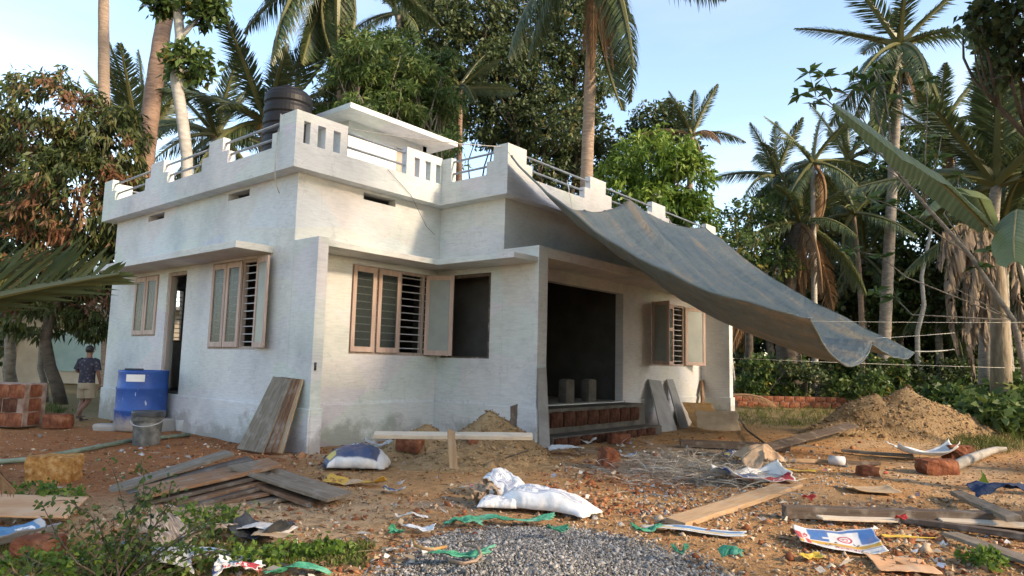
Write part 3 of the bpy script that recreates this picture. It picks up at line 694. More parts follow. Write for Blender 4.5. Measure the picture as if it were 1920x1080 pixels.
def palm(label, base, top, seed, n=16, ln=3.6, trunk_r=.13, bark='bark_palm', el=(75, -40), az=None, dry=0, nuts=0, name='coconut_palm', group=None, bend=.06, skirt=0, kinds=None, twist=None):
    g = np.random.default_rng(seed); base = np.array(base, float); top = np.array(top, float)
    t = empty(name, base, label, 'palm', group)
    pts = []; k = 14; off = np.array([g.normal(), g.normal(), 0]) * bend * np.linalg.norm(top - base) * .5
    for i in range(k):
        q_ = i / (k - 1); pts.append((top - base) * q_ + off * math.sin(math.pi * q_) - (np.array([0, 0, .2]) if i == 0 else 0))
    mb = MB()
    # ringed trunk
    P2, Rr = [], []
    for i in range(3 * k):
        q_ = i / (3 * k - 1); j = min(k - 2, int(q_ * (k - 1))); f_ = q_ * (k - 1) - j
        P2.append(pts[j] * (1 - f_) + pts[j + 1] * f_); Rr.append(trunk_r * (1.25 - .5 * q_) * (1 + .05 * (i % 2)) * (1 + .5 * max(0, .06 - q_) / .06))
    mb.tube(P2, Rr, 10); mb.build('trunk', bark, t, smooth=True)
    tl = top - base
    for i in range(n):
        a_ = (2.39996 * i + g.normal() * .2) if az is None else az[i % len(az)] + g.normal() * .08
        q_ = i / max(1, n - 1); e_ = R(el[0] + (el[1] - el[0]) * q_ + g.normal() * 6)
        kind = 'dry' if i >= n - dry else 'green'
        sel = FR[kind][min(3, max(0, int(q_ * 3.2 + g.normal() * .5)))] if kinds is None else FR[kind][kinds[i % len(kinds)]]
        o_ = link('frond', sel, None, t, loc=tl, rot=None); o_.rotation_mode = 'QUATERNION'
        o_.rotation_quaternion = (Euler((0, 0, a_)).to_quaternion() @ Euler((0, -e_, 0)).to_quaternion() @ Euler((g.normal() * .3, 0, 0)).to_quaternion())
        s_ = ln * g.uniform(.85, 1.1); o_.scale = (s_, s_, s_)
    for i in range(skirt):
        a_ = g.uniform(0, 6.28); o_ = link('dry_frond', FR['dry'][0], None, t, loc=tl - np.array([0, 0, .1]))
        o_.rotation_mode = 'QUATERNION'; o_.rotation_quaternion = Euler((0, 0, a_)).to_quaternion() @ Euler((0, R(g.uniform(76, 88)), 0)).to_quaternion() @ Euler((g.normal() * .6, 0, 0)).to_quaternion()
        s_ = ln * g.uniform(.55, 1.0); o_.scale = (s_, s_ * .3, s_ * .3)
    for i in range(nuts):
        a_ = g.uniform(0, 6.28); r_ = .22 + .12 * g.random()
        o_ = link('coconut', NUT, None, t, loc=tl + np.array([r_ * math.cos(a_), r_ * math.sin(a_), -.12 - .3 * g.random()])); o_.scale = (1, 1, 1.2)
    return t
pmat('husk', two((.16, .12, .04), (.30, .20, .07)), 4, rough=.6)
mb = MB(); mb.lathe([(.01, -.12), (.07, -.10), (.105, -.03), (.11, .03), (.07, .10), (.01, .12)], 10)
NUT = bpy.data.meshes.new('coconut'); NUT.from_pydata(mb.v, [], mb.f); NUT.materials.append(MATS['husk'])
def ground_at(u, D): 
    """foot on the ground of what stands at photo column u, depth D"""
    p = at(u, 690, D); return np.array([p[0], p[1], 0.])
def B_(u, v, D, r, k): return (at(u, v, D), r, k)
# -- unseen trees added to shade the yard, crowns cut open where sun patches fall
def lit(p):
    t = p[:, 1] / SUN[1]; q_ = p - SUN * (p[:, 1:2] / SUN[1]); x_, z_ = q_[:, 0], q_[:, 2]
    j = np.random.default_rng(5).normal(size=len(p)) * .05; x_ = x_ + j; z_ = z_ - j
    w4 = p - SUN * ((p[:, 1:2] + 1.9) / SUN[1]); x4, z4 = w4[:, 0], w4[:, 2]
    r_ = (z_ > 5.6) & (x_ < 3.2) | (z4 > 5.2) & (x4 > 2.6)
    r_ |= (x_ > 1.9) & (x_ < 3.3) & (z_ > 4.2); r_ |= (x_ > 1.35) & (x_ < 3.2) & (z_ > 3.45) & (z_ < 4.4)
    r_ |= (x_ > .15) & (x_ < 1.95) & (z_ > 1.55) & (z_ < 2.65); r_ |= (x4 > 10.85) & (x4 < 11.9) & (z4 > -.2) & (z4 < 2.4)
    r_ |= (x4 > 11.35) & (x4 < 12.1) & (z4 < 3.3)
    yg = p[:, 1] - SUN[1] / SUN[2] * p[:, 2]                  # where the beam meets the ground: clumps that would shade the near yard are dropped
    r_ |= yg + j * 12 < -4.2
    return ~r_
for i, (x_, y_, h_) in enumerate(((-9.5, -15, 10), (-4.5, -17, 11.5), (-.5, -16, 11), (3.8, -17.5, 11.5), (8, -16.5, 11), (12.0, -17.5, 11))):
    bl = [((x_, y_, h_), (3.0, 1.6, 4.0), 400), ((x_ - 1.2, y_ + .4, h_ - 2.6), (2.4, 1.5, 2.2), 180), ((x_ + 1.4, y_ - .3, h_ - 3), (2.4, 1.5, 2.2), 180), ((x_ + 1.6, y_, h_ + 1.6), (2.2, 1.2, 1.8), 120), ((x_, y_, h_ - 4.6), (2.8, 1.3, 1.6), 130)]
    broad_tree((ORD[i] + ' leafy unseen tree from the left in the row added for shade behind the viewpoint'), (x_, y_, 0), bl, 300 + i, 'leaf_mid', (.34, .085), 9, .2, filt=(lambda p, b0=np.array([x_, y_, 0]): lit(p + b0)), group='added shade trees behind the viewpoint', shell=.3)

for i in range(9):  # unseen hedge added to cut low sky light reaching the veranda
    x_ = -15 + i * 4.6; g = np.random.default_rng(700 + i); t = empty('added_bush', (x_, -13.6 + .5 * (i % 2), 0), ORD[i] + ' dense dark bush from the left in the unseen hedge added to block light', 'bush', 'unseen hedge added to block light')
    MB().tube([(0, 0, -.1), (.1, 0, 1.2), (0, .1, 2.2)], [.08, .06, .03], 6).build('stem', 'bark_dark', t)
    crown('foliage', [((0, 0, .9), (2.6, .9, 1.1), 300)], g, (.36, .11), 9, 'leaf_dark', parent=t, part='foliage', shell=.2)
# -- left: mango tree in new leaf, trunks, palms
def mango_t(p, d, g):
    r_ = g.random(len(p)); red = (fbm(p[:, 0] * .9 + 3, p[:, 2] * .9 + p[:, 1] * .5, 3) + .35 * (r_ - .5) > .17) & (p[:, 2] > 2.6); return np.where(red, g.uniform(.64, .98, len(p)), g.uniform(.05, .60, len(p)))
mb0 = gp(118, 757); D0 = 18.6
broad_tree('spreading mango tree with rusty new leaves left of the house', mb0, [B_(95, 225, D0, (1.7, 1.6, 1.3), 210), B_(205, 262, D0, (1.05, 1.2, 1.1), 110), B_(20, 300, D0 + .6, (1.7, 1.6, 1.6), 200), B_(150, 370, D0 - .4, (1.6, 1.4, 1.5), 230), B_(235, 400, D0, (.75, 1.0, 1.2), 90),
    B_(40, 470, D0 - .4, (1.6, 1.4, 1.4), 190), B_(165, 500, D0 + .3, (1.0, 1.1, .9), 110), B_(-70, 380, D0, (1.8, 1.7, 2.4), 160), B_(70, 590, D0, (1.3, 1.2, .55), 80), B_(175, 585, D0 + .3, (.6, .8, .75), 60)],
    41, 'leaf_mango', (.24, .034), 19, .17, 'bark_dark', droop=1.0, spread=.6, tintf=mango_t, trunk_top=at(140, 470, D0), name='mango_tree', shell=.6)
for u, v, uu, vv, r_, lb in ((88, 752, 108, 480, .10, 'slim dark trunk left of the mango trunk with mottled bark'), (40, 748, 45, 520, .2, 'stout mottled trunk behind the broken brick wall')):
    b_ = gp(u, v); g = np.random.default_rng(u)
    broad_tree(lb, b_, [(at(uu, vv - 10, D0 + .5), (.8, .8, .6), 60)], u, 'leaf_dark', (.24, .04), 10, r_, 'bark_grey', name='tree', group='trunks under the mango')
palm('bare palm trunk rising out of frame above the mango tree', ground_at(210, 25), at(196, -260, 25), 51, 12, 3., .2, 'bark_palm', el=(80, 20), bend=.03, group='coconut palms around the house')
palm('leaning reddish coconut trunk behind the left parapet', ground_at(250, 20.5), at(350, -190, 20.5), 52, 12, 3.2, .25, 'bark_red', el=(80, 30), bend=.05, group='coconut palms around the house')
palm('upright young palm fronds between mango tree and leaning trunk', ground_at(262, 29), at(262, 285, 29), 53, 13, 4.3, .2, el=(88, 48), group='coconut palms around the house', kinds=[0, 0, 1])
palm('low coconut palm with nuts behind the water tank', ground_at(500, 21.5), at(500, 232, 21.5), 54, 19, 3.3, .2, el=(70, -22), nuts=7, group='coconut palms around the house')
palm('second low coconut crown behind the left parapet rails', ground_at(395, 25), at(405, 255, 25), 154, 15, 3.3, .2, el=(75, -20), group='coconut palms around the house')
palm('tall coconut palm with drooping fronds above the water tank', ground_at(598, 20), at(640, -70, 20), 55, 20, 3.9, .19, el=(42, -66), az=[RV + math.pi * q for q in (.62, 1.0, 1.36, .8, 1.18, .45, .9, 1.5, 1.08, .2)], nuts=6, bend=.02, skirt=3, group='coconut palms around the house')
# pollarded tree with leaf tufts
b_ = ground_at(352, 18.2); t = empty('pollarded_tree', b_, 'pale knobbly pollarded trunk with dark leaf tufts behind the parapet', 'tree'); mb = MB(); g = np.random.default_rng(9)
tp = [b_ - b_, at(352, 420, 18.2) - b_, at(350, 290, 18.2) - b_, at(340, 210, 18.2) - b_, at(330, 150, 18.2) - b_, at(338, 70, 18.2) - b_, at(332, 10, 18.2) - b_, at(325, -60, 18.2) - b_]
mb.tube(tp, [.17, .16, .15, .155, .15, .13, .12, .1], 9)
for u, v in ((378, 30), (352, 132), (405, 8), (345, 135)): mb.tube(wander(tp[4] if v > 100 else tp[5], at(u, v, 18.2) - b_, g, 5, .3), [.07, .06, .05, .04, .03], 6)
mb.build('trunk', 'bark_pale', t, smooth=True)
crown('crown', [(at(356, 120, 18.2) - b_, (.62, .6, .42), 90), (at(384, 25, 18.2) - b_, (.3, .3, .35), 45), (at(330, 0, 18.2) - b_, (.5, .5, .3), 60), (at(405, 8, 18.2) - b_, (.25, .25, .2), 30), (at(300, 10, 18.2) - b_, (.3, .3, .2), 25)], g, (.24, .06), 8, 'leaf_mid', parent=t, droop=-.1)
# -- behind the roof: feathery trees, dark wood, palms
g = np.random.default_rng(77)
def sprays(u0, u1, v0, v1, D, k, r=(.75, .75, .10), c_=42):
    out = []
    for i in range(k):
        out.append((at(g.uniform(u0, u1), g.uniform(v0, v1), D + g.normal() * 1.0), (r[0] * g.uniform(.6, 1.2), r[1], r[2]), c_))
    return out
broad_tree('feathery light green tree behind the stair head room', ground_at(690, 23), sprays(640, 750, 70, 290, 20.5, 52), 61, 'leaf_feather', (.22, .030), 12, .13, 'bark_grey', droop=.25, shell=.1)
broad_tree('second feathery green tree right of the first behind the stair roof', ground_at(775, 23.5), sprays(725, 840, 110, 310, 21, 48), 62, 'leaf_feather', (.22, .030), 12, .12, 'bark_grey', droop=.25, shell=.1)
def dark_tree(lb, u, D, pts, seed, mat='leaf_dark', leaf=(.20, .05), per=9, k=1., r=1., **kw):
    return broad_tree(lb, ground_at(u, D), [B_(a, b_, D + np.random.default_rng(a + b_).normal() * .6, (c_ * r, c_ * r, c_ * r * .85), int(150 * k * c_ * c_)) for a, b_, c_ in pts], seed, mat, leaf, per, .2, 'bark_dark', shell=.25, **kw)
dark_tree('tall dark evergreen behind the stair roof with sky showing through', 860, 27, [(820, 40, 1.5), (880, 110, 1.7), (850, 190, 1.4), (900, 20, 1.5), (930, 230, 1.3), (810, 120, 1.1), (790, -10, 1.5)], 63)
dark_tree('tall dark tree left of the middle palm with open crown', 970, 27.5, [(980, 40, 1.7), (1000, 140, 1.8), (960, 220, 1.6), (1030, 230, 1.5), (940, 130, 1.4), (1010, 310, 1.2)], 64)
dark_tree('dark tree right behind the middle palm trunk', 1080, 28, [(1075, 60, 1.6), (1095, 150, 1.4), (1080, 250, 1.5), (1120, 300, 1.2), (1060, 330, 1.3), (1110, -10, 1.6)], 65)
palm('slender reddish areca palm in front of the dark wood', ground_at(853, 22), at(862, 165, 22), 66, 10, 1.9, .115, 'bark_red', el=(70, -30), name='areca_palm', bend=.01, group='areca palms')
palm('areca palm head against the sky above the feathery trees', ground_at(748, 25), at(748, 25, 25), 67, 11, 2.1, .12, 'bark_grey', el=(60, -15), name='areca_palm', bend=.02, group='areca palms')
palm('coconut palm with shaggy dead fronds above the veranda corner', ground_at(1082, 18.2), at(1114, -95, 18.2), 68, 17, 3.9, .165, 'bark_palm', el=(60, -48), skirt=12, dry=0, bend=.015, group='coconut palms around the house')
dark_tree('rounded dark tree standing behind the bright mango', 1230, 27, [(1225, 235, 1.0), (1255, 225, .8), (1195, 270, .9), (1270, 290, 1.0)], 69)
def bright_t(p, d, g): return np.clip(.35 + .4 * (d[:, 2] > .1) + .2 * g.normal(size=len(p)), 0, 1)
broad_tree('bright green mango tree behind the veranda parapet', ground_at(1225, 22), [B_(1215, 300, 22, (1.25, 1.1, .9), 170), B_(1285, 345, 22, (.8, .9, 1.2), 120), B_(1165, 350, 22, (.9, .9, .8), 110), B_(1235, 390, 22, (1.4, 1, .8), 150), B_(1295, 420, 22, (.7, .8, 1.2), 90), B_(1270, 290, 22.3, (.7, .7, .7), 60)], 70, 'leaf_bright', (.27, .04), 14, .17, 'bark_grey', droop=.7, spread=.7, tintf=bright_t, name='mango_tree')
palm('withered pale palm top beside the bright mango tree', ground_at(1297, 24), at(1297, 255, 24), 71, 9, 2.0, .12, 'bark_palm', el=(85, 5), dry=3, skirt=4, group='coconut palms around the house')
# -- right: grove
dark_tree('leafy tree just right of the tarpaulin ridge', 1400, 28, [(1405, 420, 1.0), (1450, 390, .8), (1385, 480, 1.0), (1430, 500, 1.1), (1470, 450, .9), (1385, 540, .8)], 72, 'leaf_mid', (.2, .05), r=1.3)
palm('areca palm with yellowing fronds and thin pale trunk', ground_at(1527, 27.5), at(1524, 305, 27.5), 73, 11, 2.9, .11, 'bark_pale', el=(75, -55), dry=1, name='areca_palm', bend=.0, group='areca palms')
palm('windswept coconut palm against the sky at upper right', ground_at(1650, 28), at(1688, 85, 28), 74, 19, 4.3, .21, 'bark_grey', el=(60, -70), skirt=5, bend=.02, group='coconut palms around the house')
palm('spreading coconut palm with upright fronds at the right edge', ground_at(1845, 19), at(1868, 345, 19), 75, 17, 4.1, .17, 'bark_grey', el=(85, 5), group='coconut palms around the house', kinds=[0, 0, 1])
palm('shaggy thick trunked palm in the thicket behind the tarpaulin tip', ground_at(1490, 28), at(1500, 420, 28), 76, 15, 3.6, .42, 'bark_dark', el=(70, -50), dry=3, skirt=14, group='coconut palms around the house')
palm('thin brown palm trunk between the two grove palms', ground_at(1612, 29), at(1600, 400, 29), 77, 10, 3.0, .11, 'bark_palm', el=(70, -40), name='areca_palm', group='areca palms')
for i, (u, v, D, ln_, lb) in enumerate(((1455, 330, 33, 3.4, 'palm head above the leafy tree right of the tarpaulin'), (1590, 300, 36, 3.6, 'far palm head between the two tall grove palms'), (1765, 240, 34, 4.0, 'far palm right of the windswept palm'), (1905, 250, 30, 4.0, 'tall palm at the upper right edge'), (1620, 480, 31, 3.0, 'low palm crown deep in the grove'), (1400, 560, 31, 3.0, 'low palm crown beside the veranda post'), (1760, 560, 30, 3.0, 'low palm crown left of the withered banana'), (1540, 560, 34, 3.0, 'low palm crown behind the pale areca trunk'))):
    palm(lb, ground_at(u + 6, D), at(u, v, D), 170 + i, 14, ln_, .15, ('bark_grey', 'bark_palm')[i % 2], el=(75, -45), dry=i % 3, skirt=2 * (i % 2), group='coconut palms around the house')
palm('grey palm at the far right beside the dry banana', ground_at(1890, 21), at(1880, 430, 21), 78, 9, 3.2, .18, 'bark_grey', el=(60, -10), group='coconut palms around the house')
for i, (lb, u, D, pts, mt) in enumerate((
    ('dark tree deep in the grove behind the pale areca trunk', 1560, 33, [(1540, 400, 1.5), (1590, 470, 1.5), (1560, 550, 1.4), (1500, 380, 1.1), (1610, 370, 1.2)], 'leaf_dark'),
    ('broad mid green tree behind the grey palm trunk', 1690, 32, [(1680, 380, 1.5), (1730, 460, 1.6), (1660, 540, 1.4), (1740, 560, 1.4), (1700, 300, 1.1)], 'leaf_mid'),
    ('leafy tree at the far right of the grove', 1840, 29, [(1820, 420, 1.5), (1890, 480, 1.5), (1850, 560, 1.4), (1920, 380, 1.5), (1790, 520, 1.2)], 'leaf_dark'),
    ('low mid green tree behind the tarpaulin tip', 1440, 34, [(1430, 570, 1.4), (1490, 590, 1.4), (1390, 600, 1.3), (1540, 610, 1.3)], 'leaf_mid'),
    ('low dark tree far back between the grove trunks', 1620, 37, [(1600, 600, 1.6), (1670, 620, 1.6), (1740, 640, 1.5), (1550, 640, 1.4)], 'leaf_dark'),
    ('low tree at the far back of the right edge', 1880, 35, [(1800, 630, 1.5), (1870, 640, 1.5), (1930, 600, 1.6), (1960, 500, 1.6)], 'leaf_mid'),
    ('tall dim tree out beyond the right edge', 2000, 27, [(1990, 420, 1.8), (2040, 300, 1.8), (2010, 550, 1.6)], 'leaf_dark'),
    ('dim tree beyond the left edge behind the mango', -60, 27, [(-60, 420, 2.0), (-20, 330, 1.6), (-120, 500, 2.0), (-90, 620, 1.6)], 'leaf_dark'))):
    dark_tree(lb, u, D, pts, 400 + i, mt, (.26, .07), 8, 1.1, 1.38, droop=.2)
# overhanging branch, top right
b_ = ground_at(2120, 9.5)
broad_tree('dark leafy branches hanging into the upper right corner', b_, [B_(1900, 15, 9.3, (.55, .5, .45), 70), B_(1840, 45, 9.4, (.3, .3, .25), 26), B_(1905, 85, 9.4, (.3, .4, .35), 34), B_(1880, 130, 9.6, (.22, .25, .3), 20), B_(1990, 60, 9.5, (.6, .6, .7), 60)], 81, 'leaf_dark', (.13, .045), 9, .14, 'bark_dark', trunk_top=at(2100, 60, 9.5))
# big leafed tree: whorls of leaves at the ends of bare twigs
D1 = 13.5; b_ = ground_at(1945, D1); g = np.random.default_rng(12)
t = empty('big_leaved_tree', b_, 'bare branching tree with whorls of large leaves against the sky at right', 'tree'); mb = MB(); tips = []
main = [b_ + np.array([0, 0, -.1]), at(1900, 600, D1), at(1820, 480, D1), at(1735, 385, D1), at(1675, 315, D1), at(1620, 255, D1)]
mb.tube([p - b_ for p in main], [.06, .05, .042, .034, .026, .02], 7)
for s_, pts in ((5, [(1568, 206), (1530, 185), (1498, 178)]), (5, [(1560, 196), (1525, 165), (1517, 135)]), (4, [(1590, 178), (1560, 168), (1545, 142)]), (4, [(1640, 200), (1615, 160), (1600, 138)]), (4, [(1665, 210), (1655, 150), (1640, 128)]),
               (3, [(1700, 260), (1690, 180), (1685, 130)]), (3, [(1735, 280), (1740, 200), (1735, 150)]), (3, [(1680, 330), (1640, 300), (1620, 268)]), (2, [(1700, 400), (1660, 380), (1625, 372)]), (2, [(1770, 400), (1790, 360), (1800, 330)]),
               (1, [(1700, 520), (1650, 480), (1600, 470)]), (1, [(1790, 540), (1830, 500), (1850, 470)]), (3, [(1745, 330), (1760, 290), (1765, 255)]), (1, [(1710, 590), (1680, 560), (1640, 545)])):
    pp = [main[s_]] + [at(u, v, D1 + g.normal() * .25) for u, v in pts]; mb.tube([p - b_ for p in pp], [.016, .012, .009, .006], 5); tips += [pp[-1], pp[-2] + g.normal(size=3) * .05]
mb.build('trunk', 'bark_grey', t, smooth=True)
C_, D_ = [], []
for p in tips:
    for k in range(9):
        a_ = g.uniform(0, 6.28); C_.append(p - b_ + g.normal(size=3) * .012); D_.append([math.cos(a_), math.sin(a_), g.uniform(-.5, .5)])
C_, D_ = np.array(C_), unit(np.array(D_)); tn = np.clip(g.normal(.5, .2, len(C_)), 0, 1)
link('crown', quads_mesh('crown', leaves(C_, D_, .30, .052, tn, g), tn), "leaf_mid", t)
# banana plants
def banana_leaf(path, wl, wr, seed, name='leaf', mat='banana_green', parent=None, org=None, dry=0.):
    """blade along a 3D path; wl, wr: downhanging widths each side"""
    g = np.random.default_rng(seed); pth = np.array(path); k = 96; q_ = np.linspace(0, len(pth) - 1, k)
    ctr = np.stack([np.interp(q_, np.arange(len(pth)), pth[:, i]) for i in range(3)], 1) - org
    V, Fc, Tn = [], [], []; nw = 5
    for i in range(k):
        t_ = i / (k - 1); tg = unit(ctr[min(k - 1, i + 1)] - ctr[max(0, i - 1)]); sd_ = unit(np.cross(tg, [0, 0, 1.])); shp = (math.sin(math.pi * min(1, .06 + t_ * .9)) ** .5)
        tear = (.35 + .5 * (dry > 0)) * max(0, float(fbm(t_ * (9 + 16 * (dry > 0)) + seed, 3., 3)) + .15 * (dry > 0)); tw = 1.1 * dry * float(fbm(t_ * 3 + seed * 1.7, 8., 3))
        for s_ in range(-nw, nw + 1):
            x_ = s_ / nw; w_ = (wr if x_ > 0 else wl) * shp * (1 - tear * (abs(x_) > .7))
            hang = abs(x_) ** 1.5 * w_ * (.75 + dry) + .05 * dry * g.normal()
            sd2 = unit(sd_ * math.cos(tw * 2) + np.cross(tg, sd_) * math.sin(tw * 2)) if dry else sd_
            V.append(ctr[i] + sd2 * x_ * w_ * (.85 - .35 * dry) + (np.array([0, 0, 1.]) if not dry else np.cross(tg, sd2)) * (.10 * dry * float(fbm(x_ * 3 + seed, t_ * 14, 3))) + np.array([0, 0, .05 * w_ - hang + .006 * math.sin(i * 2.1)])); Tn.append(.5 + .3 * float(fbm(t_ * 30, x_ * 2 + seed, 2)) + .22 * math.sin(i * 2.1 + abs(x_) * 2))
    nn_ = 2 * nw + 1
    me = npmesh(name, np.array(V), grid_faces(k, nn_), np.clip(Tn, 0, 1))
    o_ = link(name, me, mat, parent, smooth=True)
    mbm = MB(); mbm.tube([c_ + np.array([0, 0, .004]) for c_ in ctr[::3]], list(np.linspace(.022, .006, len(ctr[::3]))), 6); mbm.build('midrib', 'banana_stem', o_, smooth=True)
    return o_
pmat('banana_stem', two((.16, .15, .06), (.30, .26, .13)), 4, (1, 1, 3), .6)
pmat('banana_trunk', two((.16, .125, .085), (.33, .27, .19)), 4, (2, 2, .6), .8, bs=.6, bdist=.03)
DB = 7.6; b_ = ground_at(2010, 8.2); bn = empty('banana_plant', b_, 'banana plant at the right edge reaching one huge folded leaf leftwards', 'banana plant')
MB().tube([b_ * 0 - np.array([0, 0, .1]), at(2000, 640, 8.2) - b_, at(1985, 540, 8.1) - b_, at(1965, 480, 8.0) - b_], [.13, .115, .1, .07], 12).build('trunk', 'banana_trunk', bn, smooth=True)
st0 = at(1965, 490, 8.)
MB().tube([st0 - b_, at(1905, 470, 7.8) - b_, at(1850, 425, DB) - b_], [.05, .035, .022], 7).build('leaf_stalk', 'banana_stem', bn, smooth=True)
banana_leaf([at(1850, 425, DB), at(1800, 375, DB - .1), at(1740, 320, DB - .15), at(1680, 280, DB - .1), at(1620, 232, DB), at(1562, 193, DB + .1)], .34, .20, 3, 'leaf', 'banana_green', bn, b_)
banana_leaf([at(1965, 480, 8.), at(1930, 400, 7.7), at(1905, 395, 7.4), at(1900, 450, 7.1), at(1902, 490, 7.)], .26, .26, 4, 'leaf', 'banana_green', bn, b_)
banana_leaf([at(1970, 480, 8.), at(2020, 300, 8.2), at(2100, 250, 8.4), at(2200, 300, 8.6)], .3, .3, 5, 'leaf', 'banana_green', bn, b_)
DD = 17.5; b_ = ground_at(1872, DD); bn = empty('banana_plant', b_, 'withered banana plant hung with torn brown leaves at the grove edge', 'banana plant')
MB().tube([b_ * 0 - np.array([0, 0, .1]), at(1876, 640, DD) - b_, at(1870, 520, DD) - b_, at(1862, 440, DD) - b_], [.26, .22, .19, .12], 12).build('trunk', 'banana_trunk', bn, smooth=True)
for i, pts in enumerate(([(1862, 440), (1815, 440), (1790, 490), (1788, 570), (1800, 650)], [(1862, 445), (1825, 455), (1808, 520), (1810, 600), (1826, 700)], [(1862, 440), (1820, 425), (1775, 460), (1770, 520), (1780, 585)], [(1865, 445), (1858, 480), (1848, 560), (1852, 640)], [(1868, 440), (1895, 460), (1908, 540), (1912, 640)], [(1862, 440), (1840, 430), (1822, 470), (1815, 540), (1806, 610)], [(1864, 445), (1845, 470), (1836, 560), (1822, 640)], [(1862, 438), (1800, 420), (1768, 440), (1760, 490)])):
    banana_leaf([at(u + (i % 3 - 1) * 6, v, DD - .5 - .12 * j - .1 * (i % 3)) for j, (u, v) in enumerate(pts)], .34, .26, 30 + i, 'dry_leaf', 'banana_dry', bn, b_, 1.2)
banana_leaf([at(1864, 430, DD), at(1830, 360, DD - .4), at(1780, 350, DD - .8), at(1730, 400, DD - 1)], .4, .4, 39, 'leaf', 'banana_green', bn, b_)
# pale bare poles in the grove
for u0, v0, u1, v1, D, r_, lb in ((1378, 740, 1385, 480, 26.5, .05, 'slim pale sapling right beside the veranda post'), (1740, 735, 1748, 420, 28, .12, 'straight grey trunk left of the dry banana leaves'), (1950, 735, 1900, 420, 23, .13, 'grey trunk at the very right edge')):
    b_ = ground_at(u0, D); broad_tree(lb, b_, [B_(u1, v1 - 20, D, (.9, .9, .7), 60)], u0, 'leaf_mid', (.2, .05), 8, r_, 'bark_pale', trunk_top=at(u1, v1, D))
# shrubs along the grove edge: each its own plant
g = np.random.default_rng(21); i = 0
SH = []
for row, (D, v, k) in enumerate(((16.5, 735, 15), (27, 722, 16), (30, 708, 15), (35, 700, 14))):
    for q_ in range(k):
        u = 1392 + (2000 - 1392) * (q_ + g.uniform(-.3, .3)) / (k - 1)
        if row == 0 and u < 1775: continue
        SH.append((u, D + g.normal() * .5, row))
rowc = [0] * 4; SH.sort(key=lambda q: (q[2], q[0]))
where = ('at the grove edge', 'just inside the grove', 'deeper in the grove', 'at the back of the grove')
for u, D, row in SH:
    b_ = ground_at(u, D); h_ = g.uniform(.45, 1.6) * (1 + .3 * row); rowc[row] += 1; t = empty('shrub', b_, ORD[rowc[row] - 1] + ' undergrowth shrub from the left in the row ' + where[row], 'shrub', 'undergrowth shrubs ' + where[row])
    mb = MB()
    for q_ in range(5): mb.tube(wander((0, 0, -.05), (g.normal() * .4, g.normal() * .4, h_ * g.uniform(.5, .9)), g, 4, .3), [.02, .015, .012, .006], 5)
    mb.build('stem', 'bark_grey', t)
    crown('foliage', [((0, 0, h_ * .55), (.75, .75, h_ * .5), 75), ((g.normal() * .5, g.normal() * .5, h_ * .8), (.5, .5, .4), 35)], g, (.2, .06) if row % 2 else (.26, .075), 8, g.choice(['leaf_mid', 'leaf_bright', 'leaf_mid', 'leaf_feather', 'leaf_mid', 'leaf_dark']), parent=t, part='foliage', droop=.1)

# ------------------------------------------------------------------ heaps and loose ground
pmat('sand', [(.25, (.20, .125, .062)), (.5, (.34, .225, .115)), (.75, (.43, .30, .165))], 5, kind='pos', rough=.95, bs=1, bscale=22, bdist=.05, spec=.08)
def heap(name, c_, rx, ry, rot, peaks, seed, mat, label, cat, amp=.05, k=90):
    s_ = np.linspace(-1.15, 1.15, k); X_, Y_ = np.meshgrid(s_, s_, indexing='ij')
    H = np.zeros_like(X_)
    for px_, py_, w_, h_ in peaks: H = np.maximum(H, h_ * np.clip(1 - np.hypot(X_ - px_, Y_ - py_) / w_, -.2, 1))
    wob = fbm(X_ * 2.4 + seed, Y_ * 2.4, 5); H = H * (1 + .35 * fbm(X_ * 1.7 + seed * 3, Y_ * 1.7, 3)) + amp * (1.4 * wob - .8 * np.abs(fbm(X_ * 4 + seed, Y_ * 4 + 7, 3))) * (H > -.02) + .03 * fbm(X_ * 10, Y_ * 10 + seed, 4)
    lim = np.hypot(X_, Y_); H = H - .25 * np.clip(lim - .97, 0, 1) - .05
    cr_, sr_ = math.cos(rot), math.sin(rot)
    V = np.stack([cr_ * X_ * rx - sr_ * Y_ * ry, sr_ * X_ * rx + cr_ * Y_ * ry, H], 2).reshape(-1, 3)
    return link(name, npmesh(name, V, grid_faces(k, k)), mat, None, smooth=True, loc=(c_[0], c_[1], 0), label=label, cat=cat)
hp1 = heap('sand_pile', gp(868, 862), 1.65, 1.15, RV, [(.22, .30, .62, .80), (-.30, .05, .65, .50), (.1, -.1, .9, .42), (-.72, .1, .4, .22), (.6, .0, .4, .25)], 3, 'sand', 'brown sand heap below the corner window with a plank on it', 'sand pile')
hp2 = heap('sand_pile', gp(1712, 818), 2.45, 1.6, RV, [(.0, .1, .80, 1.22), (-.28, .1, .7, 1.0), (.30, .1, .68, .85), (-.62, -.1, .5, .42), (.62, .0, .4, .3)], 5, 'sand', 'tall brown sand heap at the grove edge on the right', 'sand pile')
def on_heap(o_, n_, sd_):
    co = np.empty(len(o_.data.vertices) * 3, np.float32); o_.data.vertices.foreach_get('co', co); co = co.reshape(-1, 3) + np.array(o_.location); co = co[co[:, 2] > .03]
    return lambda g, k: co[g.integers(0, len(co), n_)] + g.normal(size=(n_, 3)) * np.array([.02, .02, .003])
pmat('gravel', [(.25, (.09, .09, .087)), (.5, (.20, .197, .19)), (.75, (.36, .355, .345))], 60, kind='pos', rough=.85, bs=1, bscale=70, bdist=.03)
gc = gp(1035, 1085)
